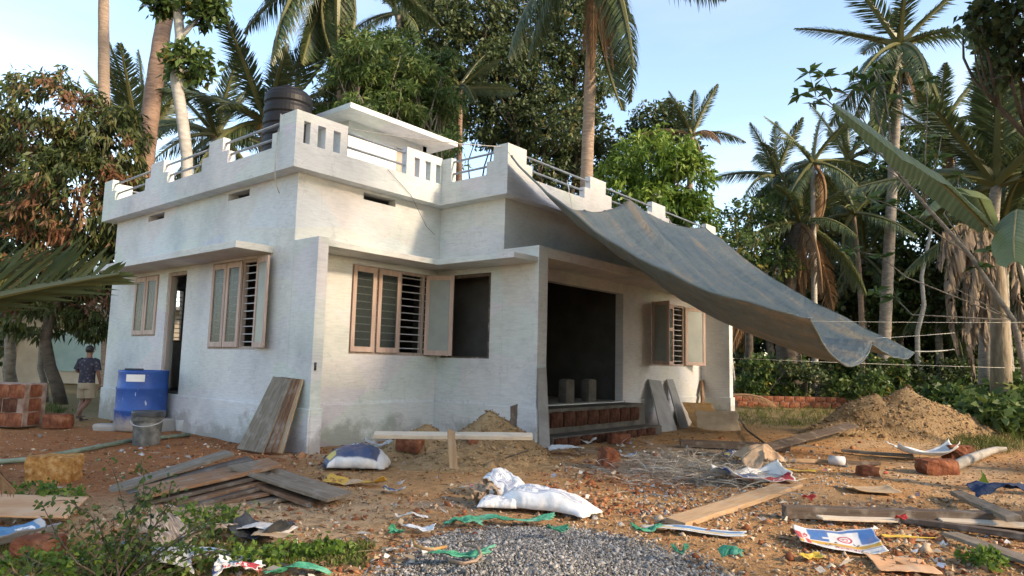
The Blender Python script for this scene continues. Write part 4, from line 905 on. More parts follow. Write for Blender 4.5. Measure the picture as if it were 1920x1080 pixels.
def pebbles(name, n_, sampler, size, mat, label, cat, seed, kind='stuff', flat=.7):
    g = np.random.default_rng(seed); P = sampler(g, n_); n_ = len(P)
    base = np.array([[1, 0, 0], [0, 1, 0], [-1, 0, 0], [0, -1, 0], [0, 0, 1], [0, 0, -1.]]); fs = np.array([[0, 1, 4], [1, 2, 4], [2, 3, 4], [3, 0, 4], [1, 0, 5], [2, 1, 5], [3, 2, 5], [0, 3, 5]])
    V = base[None] * (1 + .35 * g.normal(size=(n_, 6, 1))) * (size * np.exp(g.normal(size=(n_, 1, 1)) * .4)); V[:, :, 2] *= flat
    a_ = g.uniform(0, 6.28, n_); c_, s_ = np.cos(a_)[:, None], np.sin(a_)[:, None]; t_ = g.normal(size=(n_, 1)) * .5
    x_ = V[..., 0] * c_ - V[..., 1] * s_; y_ = V[..., 0] * s_ + V[..., 1] * c_; z_ = V[..., 2] + x_ * t_
    V = np.stack([x_, y_, z_], 2) + P[:, None]
    me = npmesh(name, V.reshape(-1, 3), (fs[None] + 6 * np.arange(n_)[:, None, None]).reshape(-1, 3), np.repeat(g.random(n_), 6))
    return link(name, me, mat, None, label=label, cat=cat, kind=kind)
def stone_mat(name, stops):
    m, n, b, o = nodes(name); a = n.nodes.new('ShaderNodeAttribute'); a.attribute_name = 'tint'
    c = mixc(n, 1., ramp(n, a.outputs['Fac'], stops), ramp(n, noise(n, coord(n, 'pos'), 60), [(.3, (.7, .7, .7)), (.7, (1.2, 1.2, 1.2))]), 'MULTIPLY')
    n.links.new(c, b.inputs['Base Color']); b.inputs['Roughness'].default_value = .85; b.inputs['Specular IOR Level'].default_value = .2
stone_mat('chip_grey', [(0, (.09, .087, .082)), (.5, (.22, .214, .203)), (1, (.44, .43, .41))])
stone_mat('chip_red', [(0, (.14, .05, .025)), (.5, (.30, .115, .05)), (1, (.42, .22, .11))])
stone_mat('chip_tan', [(0, (.20, .13, .075)), (.5, (.40, .29, .18)), (1, (.60, .50, .38))])
stone_mat('scrap', [(0, (.28, .19, .10)), (.4, (.45, .36, .25)), (.7, (.62, .58, .52)), (.85, (.70, .70, .70)), (.92, (.18, .28, .42)), (1, (.50, .10, .08))])
stone_mat('clod', [(0, (.16, .10, .05)), (.5, (.32, .21, .11)), (1, (.45, .32, .18))])
pebbles('sand_clods', 1500, on_heap(hp1, 1500, 1), .018, 'clod', 'clods and grit on the heap below the corner window', 'sand', 131)
pebbles('sand_clods', 1800, on_heap(hp2, 1800, 2), .026, 'clod', 'clods and grit on the tall heap at the grove edge', 'sand', 132)
gx_, gy_ = 1.40, 1.55
gr = heap('gravel_heap', gc, gx_, gy_, RV, [(0, 0, 1.05, .14)], 9, 'gravel', None, None, .02)
tag(gr, kind='structure'); gr.name = 'gravel_bed'
def heapz(x_, y_): return np.clip(.14 * (1 - np.hypot(x_, y_) / 1.05), -.03, 1) - .045
def gsam(g, n_):
    r_ = np.sqrt(g.random(n_)) * (1.02 + .06 * g.normal(size=n_)); a_ = g.uniform(0, 6.28, n_); x_, y_ = r_ * np.cos(a_), r_ * np.sin(a_)
    k = y_ > -.55; x_, y_ = x_[k], y_[k]
    c_, s_ = math.cos(RV), math.sin(RV); X_ = gc[0] + c_ * x_ * gx_ - s_ * y_ * gy_; Y_ = gc[1] + s_ * x_ * gx_ + c_ * y_ * gy_
    return np.stack([X_, Y_, heapz(x_, y_) + .006 + .008 * g.random(len(x_))], 1)
pebbles('gravel_stones', 36000, gsam, .0088, 'chip_grey', 'grey crushed stone chips spread in the foreground', 'gravel', 31)
HOUSE_POLY = lambda x_, y_: ((x_ > -.1) & (y_ > -.05)) | ((x_ > 3.1) & (y_ > -2.5) & (x_ < 11.8))
def scatter_px(u0, u1, v0, v1, cl=.5):
    def f(g, n_):
        u = g.uniform(u0, u1, n_); v = v0 + (v1 - v0) * g.random(n_)
        P = np.array([gp(a_, b_) for a_, b_ in zip(u, v)])
        k = fbm(P[:, 0] * 1.1 + u0, P[:, 1] * 1.1, 4) + cl * g.normal(size=len(P)) > 0
        P = P[k]; P = P[~HOUSE_POLY(P[:, 0], P[:, 1])]
        P[:, 2] = gh(P[:, 0], P[:, 1]) + .004; return P
    return f
pebbles('rubble_chips', 14000, scatter_px(0, 1920, 790, 1080, .8), .011, 'chip_tan', 'small tan stone chips and clods strewn over the yard', 'rubble', 32)
pebbles('brick_chips', 6500, scatter_px(0, 1920, 790, 1080, .35), .014, 'chip_red', 'small red laterite crumbs strewn over the yard', 'rubble', 33)
pebbles('grey_chips', 2600, scatter_px(1180, 1600, 845, 975, .25), .014, 'chip_grey', 'grey chips spilled in front of the veranda', 'rubble', 34)
pebbles('brick_rubble', 900, scatter_px(1010, 1300, 850, 960, .3), .03, 'chip_red', 'broken laterite crumbs in front of the veranda', 'rubble', 35)
pebbles('brick_rubble', 420, scatter_px(1480, 1920, 960, 1080, .3), .024, 'chip_red', 'broken laterite crumbs in the lower right corner', 'rubble', 36)
pebbles('brick_rubble', 420, scatter_px(330, 640, 830, 900, .3), .03, 'chip_red', 'red crumbs at the foot of the leaning boards', 'rubble', 37)
def flakes(name, n_, samp, ln, wd, mat, label, seed, up=.15):
    g = np.random.default_rng(seed); P = samp(g, n_); n_ = len(P); P[:, 2] += .006 + .02 * g.random(n_)
    D_ = unit(np.stack([g.normal(size=n_), g.normal(size=n_), up * g.normal(size=n_)], 1)); tn = g.random(n_)
    q_ = leaves(P, D_, ln, wd, tn, g, .3); q_[:, :, 2] = np.maximum(q_[:, :, 2], P[:, None, 2] - .004)
    return link(name, quads_mesh(name, q_, tn), mat, None, label=label, cat='litter', kind='stuff')
flakes('dry_leaf_litter', 6500, scatter_px(0, 1920, 760, 1080), .07, .018, 'frond_dry', 'dry brown leaves and twigs littering the yard', 41)
flakes('paper_scraps', 700, scatter_px(0, 1920, 830, 1080, .3), .07, .03, 'scrap', 'torn paper and plastic scraps littering the yard', 42, .4)
flakes('paper_scraps', 500, scatter_px(1030, 1500, 830, 900, .5), .08, .035, 'scrap', 'torn paper and plastic scraps below the veranda steps', 43, .5)
sc = gp(1310, 885)
def strawsam(g, n_):
    p = np.stack([sc[0] + g.normal(size=n_) * .75, sc[1] + g.normal(size=n_) * .6, np.zeros(n_)], 1); p[:, 2] = np.abs(g.normal(size=n_)) * .05; return p
flakes('straw_heap', 2600, strawsam, .34, .0045, 'straw', 'grey tangle of straw and cane strips before the veranda', 44, .25)
flakes('straw_bits', 900, scatter_px(1030, 1450, 820, 880, .6), .25, .004, 'straw', 'scattered straws below the veranda window', 45, .25)
flakes('twigs', 900, scatter_px(0, 1920, 800, 1080, .6), .26, .006, 'frond_dry', 'thin dry twigs and leaf stalks lying about the yard', 46, .12)
flakes('wood_splinters', 260, scatter_px(0, 1920, 830, 1080, .4), .22, .018, 'straw', 'splinters of grey wood lying about the yard', 47, .10)
pebbles('brick_lumps', 130, scatter_px(0, 1920, 800, 1080, .4), .045, 'chip_red', 'fist sized red laterite lumps scattered over the yard', 'rubble', 38)
pebbles('mortar_lumps', 150, scatter_px(0, 1920, 810, 1080, .5), .035, 'chip_grey', 'grey lumps of old mortar scattered over the yard', 'rubble', 39)
pebbles('pale_crumbs', 2600, scatter_px(1000, 1920, 820, 1080, .5), .016, 'chip_tan', 'pale plaster crumbs in the right half of the yard', 'rubble', 40)
# grass and weeds
def tufts(name, n_, samp, h_, label, seed, mat='grass', w_=.006):
    g = np.random.default_rng(seed); P = samp(g, n_); P = np.repeat(P, 7, 0) + g.normal(size=(len(P) * 7, 3)) * np.array([.03, .03, 0]); tn = np.repeat(g.random(len(P) // 7), 7)
    D_ = unit(np.stack([g.normal(size=len(P)) * .5, g.normal(size=len(P)) * .5, np.ones(len(P))], 1))
    return link(name, quads_mesh(name, leaves(P, D_, h_, w_, tn, g), tn), mat, None, label=label, cat='grass', kind='stuff')
tufts('grass', 2600, scatter_px(1380, 1920, 742, 800, .5), .22, 'dry green grass along the low brick wall', 51)
tufts('grass', 1500, scatter_px(1780, 1920, 745, 850, .8), .28, 'rough grass right of the tall sand heap', 52)
tufts('grass', 420, scatter_px(0, 480, 1015, 1080, .3), .07, 'short grass in the lower left corner', 53)
tufts('grass', 700, scatter_px(420, 690, 1020, 1062, .4), .06, 'thin grass left of the gravel', 54)
tufts('grass', 1600, scatter_px(0, 190, 742, 775, .9), .25, 'grass under the mango tree', 55)
def weed(u, v, r_, h_, lb, seed, mat='leaf_bright', leaf=(.05, .016), n_=34):
    g = np.random.default_rng(seed); b_ = gp(u, v); t = empty('weed', b_, lb, 'weed', 'low weeds in the yard'); mb = MB()
    for q_ in range(7): mb.tube(wander((0, 0, -.02), (g.normal() * r_ * .5, g.normal() * r_ * .5, h_ * g.uniform(.5, 1)), g, 4, .3), [.006, .005, .004, .002], 4)
    mb.build('stem', 'banana_stem', t)
    crown('foliage', [((0, 0, h_ * .5), (r_, r_, h_ * .55), n_)], g, leaf, 9, mat, parent=t, part='foliage', droop=0)
for i, (u, v, r_, h_, lb) in enumerate(((60, 937, .22, .16, 'low green weed behind the orange plywood sheet'), (108, 948, .2, .2, 'leafy weed at the corner of the orange plywood sheet'), (372, 1004, .26, .2, 'dense green weed left of the crumpled paper sack'), (405, 990, .18, .16, 'small weed behind the crumpled paper sack'),
        (540, 1048, .22, .08, 'low spreading weed left of the gravel'), (620, 1040, .2, .07, 'thin low weed touching the gravel edge'), (470, 1062, .2, .1, 'weed beside the white paper'), (330, 1068, .25, .12, 'weed beside the silvery sack'), (180, 1078, .3, .16, 'weed below the tall foreground shrub'), (60, 1078, .25, .13, 'weed in the bottom left corner'), (1690, 752, .3, .3, 'weed at the end of the low brick wall'), (1430, 762, .2, .16, 'small weed in front of the low brick wall'), (1845, 1060, .14, .1, 'small weed under the lower right planks'))):
    weed(u, v, r_, h_, lb, 500 + i)
# foreground shrub
b_ = gp(222, 1092); t = empty('foreground_shrub', b_, 'spindly small leaved shrub in front of the plank pile', 'shrub'); g = np.random.default_rng(66); mb = MB(); C_, D_ = [], []
for q_ in range(22):
    tx, tz = g.normal() * .27, g.uniform(.30, .86); e_ = np.array([R3[0] * tx * 1.3 + g.normal() * .1, R3[1] * tx * 1.3 + g.normal() * .1, tz * math.exp(-abs(tx))])
    pp = wander((g.normal() * .04, g.normal() * .04, -.02), e_, g, 9, .25); mb.tube(pp, list(np.linspace(.007, .002, 9)), 5)
    for i_ in range(2, 9):
        for z_ in range(6): C_.append(pp[i_] + g.normal(size=3) * .028); D_.append(g.normal(size=3))
mb.build('stem', 'bark_dark', t); C_ = np.array(C_); D_ = unit(np.array(D_)); tn = np.clip(g.normal(.45, .2, len(C_)), 0, .95)
link('foliage', quads_mesh('foliage', leaves(C_, D_, .045, .014, tn, g), tn), 'leaf_mid', t)
b_ = gp(1846, 925); t = empty('seedling', b_, 'single bright green leaf sprouting behind the navy cloth', 'plant')
g = np.random.default_rng(4); C_ = np.zeros((3, 3)); D_ = unit(np.array([[.05, 0, 1.], [.3, .1, .9], [-.25, 0, 1]])); tn = np.array([.6, .5, .7])
link('foliage', quads_mesh('foliage', leaves(C_, D_, .28, .05, tn, g), tn), 'leaf_bright', t)

# ------------------------------------------------------------------ walls of laterite
t = empty('boundary_wall', gp(1380, 760), 'long low laterite block wall at the grove edge right of the house', 'wall')
p0, p1 = gp(1380, 762), gp(1662, 768); p0[2] = p1[2] = 0; d = p1 - p0; ln = np.linalg.norm(d); d /= ln; rz = math.atan2(d[1], d[0])
org = np.array(t.location)
for row in range(2):
    q_ = -.2 * row
    while q_ < ln:
        c_ = p0 + d * (q_ + .2) - org; brick_obj(t, (c_[0], c_[1], .10 + .215 * row), rz + random.gauss(0, .02), scale=(.93, 1.0, .92)); q_ += .40
mb = MB(); c0 = p0 - org; c1 = p1 - org; nrm = np.array([-d[1], d[0], 0])
mb.prism([tuple((c0 + nrm * .075)[:2]), tuple((c0 - nrm * .075)[:2]), tuple((c1 - nrm * .075)[:2]), tuple((c1 + nrm * .075)[:2])], 0, .41).build('mortar', 'mortar', t)
b_ = gp(12, 800); t = empty('broken_wall', b_, 'broken stub of mortared brick wall at the left edge', 'wall')
ax_ = np.array([math.cos(RV), math.sin(RV), 0]); ay_ = np.array([-ax_[1], ax_[0], 0])
MB().prism([tuple((ax_ * a_ + ay_ * c_)[:2]) for a_, c_ in ((-1.2, -.115), (.36, -.115), (.36, .5), (-1.2, .5))], 0, .80).build('mortar', 'mortar', t, bevel=.02)
for row in range(3):
    for k in range(5):
        a_ = .22 - k * .27 - (.11 if row % 2 else 0); z_ = .14 + .26 * row
        brick_obj(t, ax_ * a_ + ay_ * -.10 + np.array([0, 0, z_]), RV, scale=(.60 + random.uniform(-.05, .05), .42, 1.14 + random.uniform(-.06, .04)), mat=random.choice(('laterite', 'laterite', 'laterite_dark')))
    brick_obj(t, ax_ * .345 + ay_ * .18 + np.array([0, 0, .14 + .26 * row]), RV + math.pi / 2, scale=(.8, .3, 1.05))
# neighbour's house glimpsed under the mango
pmat('cream_wall', two((.50, .43, .32), (.62, .54, .42)), 2, kind='pos'); pmat('teal_wall', two((.30, .45, .43), (.42, .56, .53)), 2, kind='pos'); pmat('roof_tile', two((.25, .10, .06), (.38, .17, .10)), 5)
c_ = ground_at(95, 31); t = empty('neighbour_house', c_, 'cream and pale turquoise house glimpsed under the mango tree', 'house', rz=RV)
MB().box((-7, 0, 0), (6, 5, 3.4)).build('wall', 'cream_wall', t); MB().box((-.4, -.05, .55), (3.6, -.002, 2.3)).build('lower_wall', 'teal_wall', t)
MB().box((-7.5, -.7, 3.4), (6.5, 5.7, 3.55)).build('roof', 'raw_cement', t)
w_ = MB().box((-3, -.06, 1.1), (-1.6, -.002, 2.3)).build('window', 'frame_wood', t); MB().box((-2.9, -.075, 1.2), (-1.7, -.062, 2.2)).build('pane', 'glass', w_)
w_ = MB().box((4.2, -.06, .9), (5.2, -.002, 2.3)).build('window', 'frame_wood', t); MB().box((4.3, -.075, 1.0), (5.1, -.062, 2.2)).build('pane', 'glass', w_)
# far hedge closing the view
g = np.random.default_rng(91); bl = []
for u in range(-300, 2300, 40):
    if 230 < u < 1340: continue
    bl.append((at(u, 660, 36 + g.normal() * 2), (1.6, 1.6, 2.2), 90)); bl.append((at(u, 560 if u > 1300 else 610, 40 + g.normal() * 2), (1.7, 1.7, 2.6), 70))
crown('far_thicket', bl, g, (.40, .12), 9, 'leaf_dark', part='far_thicket', label='dim green thicket far behind the trees', cat='thicket', kind='stuff')

# ------------------------------------------------------------------ boards
def slab(name, p00, p10, p11, p01, t_, mat, label=None, cat='board', group=None, parent=None, warp=.004):
    """board with long edge p00->p10, thickness t_ below its face"""
    p00, p10, p11, p01 = [np.array(p, float) for p in (p00, p10, p11, p01)]
    X_ = unit(p10 - p00); Y_ = p01 - p00; Z_ = unit(np.cross(X_, Y_)); Z_ = Z_ if Z_[2] > -.05 else -Z_; Y_ = np.cross(Z_, X_)
    M_ = np.stack([X_, Y_, Z_], 1); k = 12; vs = []; r_ = random.Random(int(abs(p00[0] * 977 + p10[1] * 613)))
    ph = r_.random() * 9
    for i in range(k + 1):
        q_ = i / k; a_ = (p00 * (1 - q_) + p10 * q_ - p00) @ M_; b_ = (p01 * (1 - q_) + p11 * q_ - p00) @ M_
        wv = warp * math.sin(q_ * 5 + ph); e_ = .006 if 0 < i < k else .012
        a_ = a_ + np.array([r_.gauss(0, e_) if i in (0, k) else 0, r_.gauss(0, .002), wv]); b_ = b_ + np.array([r_.gauss(0, e_) if i in (0, k) else 0, r_.gauss(0, .002), wv * .6])
        vs += [a_, b_, b_ - np.array([0, 0, t_]), a_ - np.array([0, 0, t_])]
    fs = [(0, 1, 2, 3), (4 * k + 3, 4 * k + 2, 4 * k + 1, 4 * k)]
    for i in range(k):
        for j in range(4): fs.append((4 * i + j, 4 * i + 4 + j, 4 * i + 4 + (j + 1) % 4, 4 * i + (j + 1) % 4))
    mb = MB(); mb.add(vs, fs); o_ = mb.build(name, mat, parent, bevel=.004, label=label, cat=cat if label else None, group=group)
    mw = Matrix.Identity(4)
    for i in range(3):
        for j in range(3): mw[i][j] = M_[i, j]
        mw[i][3] = p00[i]
    o_.location = mw.to_translation(); o_.rotation_euler = mw.to_euler()
    if not label: o_['p00'] = [float(q) for q in p00]
    return o_
def board(name, a_, b_, w_, t_, mat, label, roll=0., **kw):
    """board along a_->b_ (world points on its upper face), lying flat unless rolled"""
    a_, b_ = np.array(a_, float), np.array(b_, float); X_ = unit(b_ - a_); S_ = unit(np.cross([0, 0, 1.], X_)); Z_ = np.cross(X_, S_)
    S_ = S_ * math.cos(roll) + Z_ * math.sin(roll); h_ = S_ * w_ / 2
    return slab(name, a_ - h_, b_ - h_, b_ + h_, a_ + h_, t_, mat, label, **kw)
def P3(u, v, z=0.): return gp(u, v, z)
# boards leaning on the left wall
for i, (du, mt, lb) in enumerate(((0, 'plank_grey', 'front weathered grey shuttering board leaning on the left wall'), (14, 'plank_brown', 'second leaning board, dark brown edge behind the grey one'), (24, 'plank_brown', 'third leaning board, dark brown, near the back of the stack'), (36, 'plank_tan', 'rearmost leaning board with a tan edge, nearest the wall corner'))):
    b0, b1 = gp(444 + du, 842 + du * .08, .01), gp(492 + du, 849 + du * .05, .01); t0 = onp(512 + du * .6, 707, 0, -.10 + .022 * i); t1 = onp(547 + du * .6, 708 + du * .04, 0, -.10 + .022 * i)
    slab('leaning_board', b0, t0, t1, b1, .028, mt, lb, group='boards leaning on the left wall')
# tumbled pile of boards
pile = (((168, 928, 7.0), (432, 846, 7.9), .34, 'plank_grey', 'long grey board on top of the tumbled pile, raised at its far end'),
        ((182, 936, 6.9), (470, 858, 7.7), .36, 'plank_dark', 'dark board under the top grey board of the tumbled pile'),
        ((262, 922, 6.6), (512, 864, 7.3), .55, 'plank_rust', 'wide rusty sheet of plywood on the tumbled pile'),
        ((275, 932, 6.6), (505, 880, 7.2), .50, 'plank_dark', 'dark board directly below the rusty plywood'),
        ((300, 943, 6.5), (500, 893, 7.1), .40, 'plank_brown', 'brown board in the middle of the tumbled pile'),
        ((312, 950, 6.4), (490, 905, 7.0), .36, 'plank_dark', 'short dark board low in the tumbled pile'),
        ((322, 955, 6.4), (500, 918, 6.9), .30, 'plank_brown', 'brown board just above the earth in the tumbled pile'),
        ((330, 960, 6.35), (540, 928, 6.85), .25, 'plank_grey', 'lowest grey board lying on the earth under the tumbled pile'),
        ((455, 868, 7.2), (640, 930, 6.7), .42, 'plank_grey', 'broad pale grey board sloping right off the tumbled pile'),
        ((448, 884, 7.2), (604, 938, 6.72), .40, 'plank_brown', 'brown board tucked under the sloping pale grey board'),
        ((240, 940, 6.8), (400, 897, 7.3), .30, 'plank_dark', 'dark board end sticking out left of the rusty plywood'))
plank_mat('plank_rust', (.17, .085, .045), (.30, .165, .09), (.40, .25, .15))
for a_, b_, w_, mt, lb in pile: board('loose_board', at(*a_), at(*b_), w_, .034, mt, lb, group='boards of the tumbled pile')
# boards around the yard: (u,v,z) ends
for a_, b_, w_, t_, mt, lb, rl in (
    ((700, 811, .50), (998, 815, .52), .16, .05, 'plank_pale', 'pale new plank laid across the sand heap', .2),
    ((1268, 975, .05), (1490, 903, .06), .20, .05, 'plank_tan', 'short thick tan plank lying in front of the straw', .1),
    ((1470, 948, .10), (2060, 965, .12), .13, .11, 'plank_dark', 'long heavy dark beam across the right foreground', .0),
    ((1792, 920, .10), (1900, 968, .16), .12, .05, 'plank_grey', 'short grey plank crossing behind the long dark beam', .2),
    ((1640, 962, .04), (1960, 1005, .05), .10, .05, 'plank_dark', 'dark plank half buried under the long beam', .0),
    ((1780, 998, .05), (1990, 1068, .06), .13, .03, 'plank_grey', 'grey plank in the lower right corner', .1),
    ((1760, 972, .05), (1960, 985, .05), .22, .02, 'plank_pale', 'pale board flat behind the lower right plank', .0),
    ((1580, 842, .06), (1712, 852, .06), .12, .05, 'plank_grey', 'grey plank at the foot of the tall sand heap', .0),
    ((1276, 826, .10), (1480, 834, .10), .20, .09, 'plank_dark', 'dark timber lying below the veranda window', .15),
    ((1290, 842, .05), (1420, 856, .05), .24, .04, 'plank_grey', 'grey board in front of the dark timber', .0),
    ((1420, 842, .10), (1600, 795, .30), .22, .03, 'plank_dark', 'dark bent board rising onto the tall sand heap', .3),
    ((1478, 860, .05), (1560, 862, .05), .07, .05, 'plank_tan', 'thin tan batten left of the grey pipe piece', 0),
    ((1582, 864, .04), (1650, 866, .04), .07, .05, 'plank_dark', 'thin dark batten right of the grey pipe piece', 0),
    ((1536, 968, .05), (1680, 974, .05), .14, .02, 'plank_pale', 'pale cracked board under the middle of the long beam', .0)):
    board('plank', P3(*a_), P3(*b_), w_, t_, mt, lb, rl, group='planks around the yard')
# uprights
def stick(name, pts, r_, mat, lb, cat, n_=7): return MB().tube(pts, r_, n_).build(name, mat, None, smooth=True, label=lb, cat=cat)
slab('stake', at(843, 878, 8.0), at(839, 806, 8.05), at(853, 806, 8.05), at(858, 878, 8.0), .04, 'plank_tan', 'reddish wooden stake driven in front of the sand heap plank', 'stake')
slab('stake', at(957, 815, 10.2), at(957, 759, 10.2), at(971, 757, 10.2), at(968, 815, 10.2), .06, 'plank_dark', 'short gnarled dark stake behind the sand heap', 'stake')
slab('leaning_board', gp(1010, 840, .0), onp(1007, 690, 1, YF - .06), onp(1024, 690, 1, YF - .06), gp(1031, 840, .0), .025, 'raw_cement', 'narrow grey sheet leaning on the veranda corner', 'board')
slab('leaning_board', onp(1243, 820, 1, -B - .75), onp(1217, 712, 1, -B - .06), onp(1238, 712, 1, -B - .06), onp(1275, 820, 1, -B - .75), .03, 'raw_cement', 'wide grey board leaning below the veranda window', 'board', 'boards leaning below the veranda window')
slab('leaning_board', onp(1280, 815, 1, -B - .65), onp(1250, 711, 1, -B - .06), onp(1262, 711, 1, -B - .06), onp(1297, 815, 1, -B - .65), .03, 'raw_cement', 'narrower grey board leaning beside the wide one below the window', 'board', 'boards leaning below the veranda window')
slab('leaning_sheet', onp(1278, 812, 1, -B - .40), onp(1268, 760, 1, -B - .05), onp(1293, 758, 1, -B - .05), onp(1296, 812, 1, -B - .40), .02, 'plank_pale', 'pale sheet leaning low on the veranda wall', 'board')
# open wooden frame standing against the right fin
fr = empty('wooden_frame', (0, 0, 0), 'dark empty wooden frame leaning inside the right veranda fin', 'frame')
q00, q10, q11, q01 = onp(1318, 776, 1, -B - .30), onp(1316, 712, 1, -B - .08), onp(1348, 710, 1, -B - .08), onp(1352, 776, 1, -B - .30)
fr.location = q00
def qpt(a_, c_): return (q00 * (1 - a_) + q01 * a_) * (1 - c_) + (q10 * (1 - a_) + q11 * a_) * c_
for (a0, a1, c0_, c1_) in ((0, .14, 0, 1), (.86, 1, 0, 1), (.14, .86, 0, .12), (.14, .86, .9, 1)):
    o_ = slab('frame_bar', qpt(a0, c0_), qpt(a0, c1_), qpt(a1, c1_), qpt(a1, c0_), .05, 'plank_brown', parent=None); lc = Vector(o_['p00']) - Vector(q00); del o_['p00']; o_.parent = fr; o_.location = lc
# ------------------------------------------------------------------ sheets, sacks and bags
def uvrect(n, u_, v_, x0, x1, y0, y1, e_=.012):
    def edge(s, a_, up): 
        mr = n.nodes.new('ShaderNodeMapRange'); mr.interpolation_type = 'SMOOTHSTEP'; n.links.new(s, mr.inputs[0])
        mr.inputs[1].default_value = a_ - e_; mr.inputs[2].default_value = a_ + e_; mr.inputs[3].default_value = 0 if up else 1; mr.inputs[4].default_value = 1 if up else 0
        return mr.outputs[0]
    return mth(n, 'MULTIPLY', mth(n, 'MULTIPLY', edge(u_, x0, True), edge(u_, x1, False)), mth(n, 'MULTIPLY', edge(v_, y0, True), edge(v_, y1, False)))
def bag_mat(name, base, prints, rough=.45, dirt=.35):
    """prints: (kind, params, colour) laid out in the bag's own UV"""
    m, n, b, o = nodes(name); tc = n.nodes.new('ShaderNodeTexCoord'); s_ = n.nodes.new('ShaderNodeSeparateXYZ'); n.links.new(tc.outputs['UV'], s_.inputs[0]); u_, v_ = s_.outputs[0], s_.outputs[1]
    col = mixc(n, 0., base, base)
    for kind, q_, c_ in prints:
        if kind == 'rect': mk = uvrect(n, u_, v_, *q_)
        elif kind == 'quad':                 # slanted box: left and right edges lean by k
            x0, x1, y0, y1, k_ = q_; us = mth(n, 'SUBTRACT', u_, mth(n, 'MULTIPLY', mth(n, 'SUBTRACT', v_, y0), k_)); mk = uvrect(n, us, v_, x0, x1, y0, y1)
        elif kind == 'ring':
            cx, cy, r0, r1, asp = q_; d = mth(n, 'SQRT', mth(n, 'ADD', mth(n, 'POWER', mth(n, 'MULTIPLY', mth(n, 'SUBTRACT', u_, cx), asp), 2.), mth(n, 'POWER', mth(n, 'SUBTRACT', v_, cy), 2.)))
            mk = uvrect(n, d, d, r0, r1, r0, r1, .008)
        elif kind == 'text':                 # a line of worn, unreadable print
            x0, x1, y0, y1, fr_ = q_; wv = noise(n, coord(n, 'uv', (fr_, fr_ * .35, 1)), 1., 2, .6); mk = mth(n, 'MULTIPLY', uvrect(n, u_, v_, x0, x1, y0, y1, .006), ramp(n, wv, [(.47, (0, 0, 0)), (.52, (1, 1, 1))]))
        col = mixc(n, mk, col, c_)
    f = noise(n, coord(n, 'obj'), 7, 7, .7); col = mixc(n, mth(n, 'MULTIPLY', ramp(n, f, [(.48, (0, 0, 0)), (.72, (1, 1, 1))]), dirt), col, (.33, .24, .15))
    n.links.new(col, b.inputs['Base Color']); b.inputs['Roughness'].default_value = rough
    bump(n, b, mth(n, 'ADD', noise(n, coord(n, 'obj'), 14, 5), noise(n, coord(n, 'uv', (90, 90, 1)), 1, 2)), .35, .012)
W_ = (.74, .74, .72)
bag_mat('bag_emblem', W_, [('rect', (.16, 1.0, .50, .97), (.06, .17, .42)), ('quad', (.40, .78, .48, .90, .05), W_), ('quad', (.33, .45, .66, .74, 0), W_), ('ring', (.60, .66, .085, .125, 1.35), (.50, .06, .09)), ('ring', (.60, .64, .03, .055, 1.6), (.50, .08, .10)), ('rect', (.55, .66, .67, .69), (.50, .08, .10)),
    ('rect', (.14, 1.0, .30, .44), (.62, .36, .05)), ('rect', (.22, 1.0, .255, .28), (.18, .19, .22)), ('text', (.42, .72, .16, .26, 55), (.50, .07, .09)), ('rect', (.0, .07, .40, .80), (.52, .06, .07)), ('rect', (.09, .15, .05, .50), (.54, .07, .07)), ('rect', (0, .06, .05, .35), (.60, .34, .05)), ('text', (.08, .14, .55, .85, 30), (.45, .05, .08))])
bag_mat('bag_blue_red', W_, [('rect', (.28, .62, .35, .80), (.04, .11, .30)), ('ring', (.42, .60, .06, .085, 1.2), W_), ('rect', (.46, .60, .55, .58), W_), ('rect', (.60, .98, .06, .56), (.46, .03, .05)), ('text', (.62, .86, .10, .34, 24), (.75, .70, .66)), ('rect', (.20, .42, .04, .20), (.45, .03, .05)), ('text', (.22, .40, .06, .18, 30), W_), ('rect', (.0, .1, .1, .5), (.05, .10, .34))])
bag_mat('bag_navy', (.045, .07, .15), [('rect', (0, 1, .0, .06), W_), ('rect', (0, 1, .93, 1), W_), ('text', (.3, .75, .42, .62, 16), (.60, .62, .66)), ('rect', (.05, .2, .08, .34), (.62, .50, .14)), ('rect', (.06, .18, .55, .8), (.60, .52, .22)), ('rect', (.86, 1, 0, 1), (.66, .64, .60))], .35)
bag_mat('bag_lettered', (.07, .21, .40), [('rect', (0, 1, 0, .05), W_), ('rect', (.66, 1, .05, 1), (.34, .35, .36)), ('text', (.06, .94, .62, .84, 26), (.78, .80, .82)), ('rect', (0, .4, .9, 1), (.5, .5, .5))], .4)
bag_mat('bag_white', (.77, .78, .78), [('rect', (.0, 1, .20, .215, .006), (.22, .25, .36)), ('rect', (.0, 1, .42, .432, .006), (.22, .25, .36)), ('rect', (.0, 1, .62, .632, .006), (.26, .28, .38)), ('rect', (.0, 1, .82, .832, .006), (.26, .28, .38)), ('text', (.1, .9, .24, .40, 16), (.40, .44, .52)), ('text', (.1, .5, .55, .68, 22), (.36, .40, .50)), ('text', (.60, .9, .36, .50, 20), (.40, .38, .46))], .5, .30)
bag_mat('bag_yellow', (.58, .36, .05), [('rect', (.35, .6, 0, 1), (.52, .36, .22)), ('text', (.05, .3, .2, .7, 14), (.30, .14, .04))])
bag_mat('bag_edge', (.60, .64, .66), [('rect', (0, 1, .2, .45), (.60, .48, .26)), ('rect', (.3, 1, .5, .8), (.12, .25, .45))])
pmat('cardboard', two((.36, .26, .16), (.50, .38, .25)), 4, rough=.9, bs=.3); pmat('kraft_paper', two((.30, .21, .14), (.46, .35, .25)), 7, rough=.9, bs=.5)
pmat('plywood_orange', [(.3, (.46, .24, .115)), (.5, (.56, .33, .18)), (.72, (.62, .44, .29))], 3, rough=.85, bs=.2)
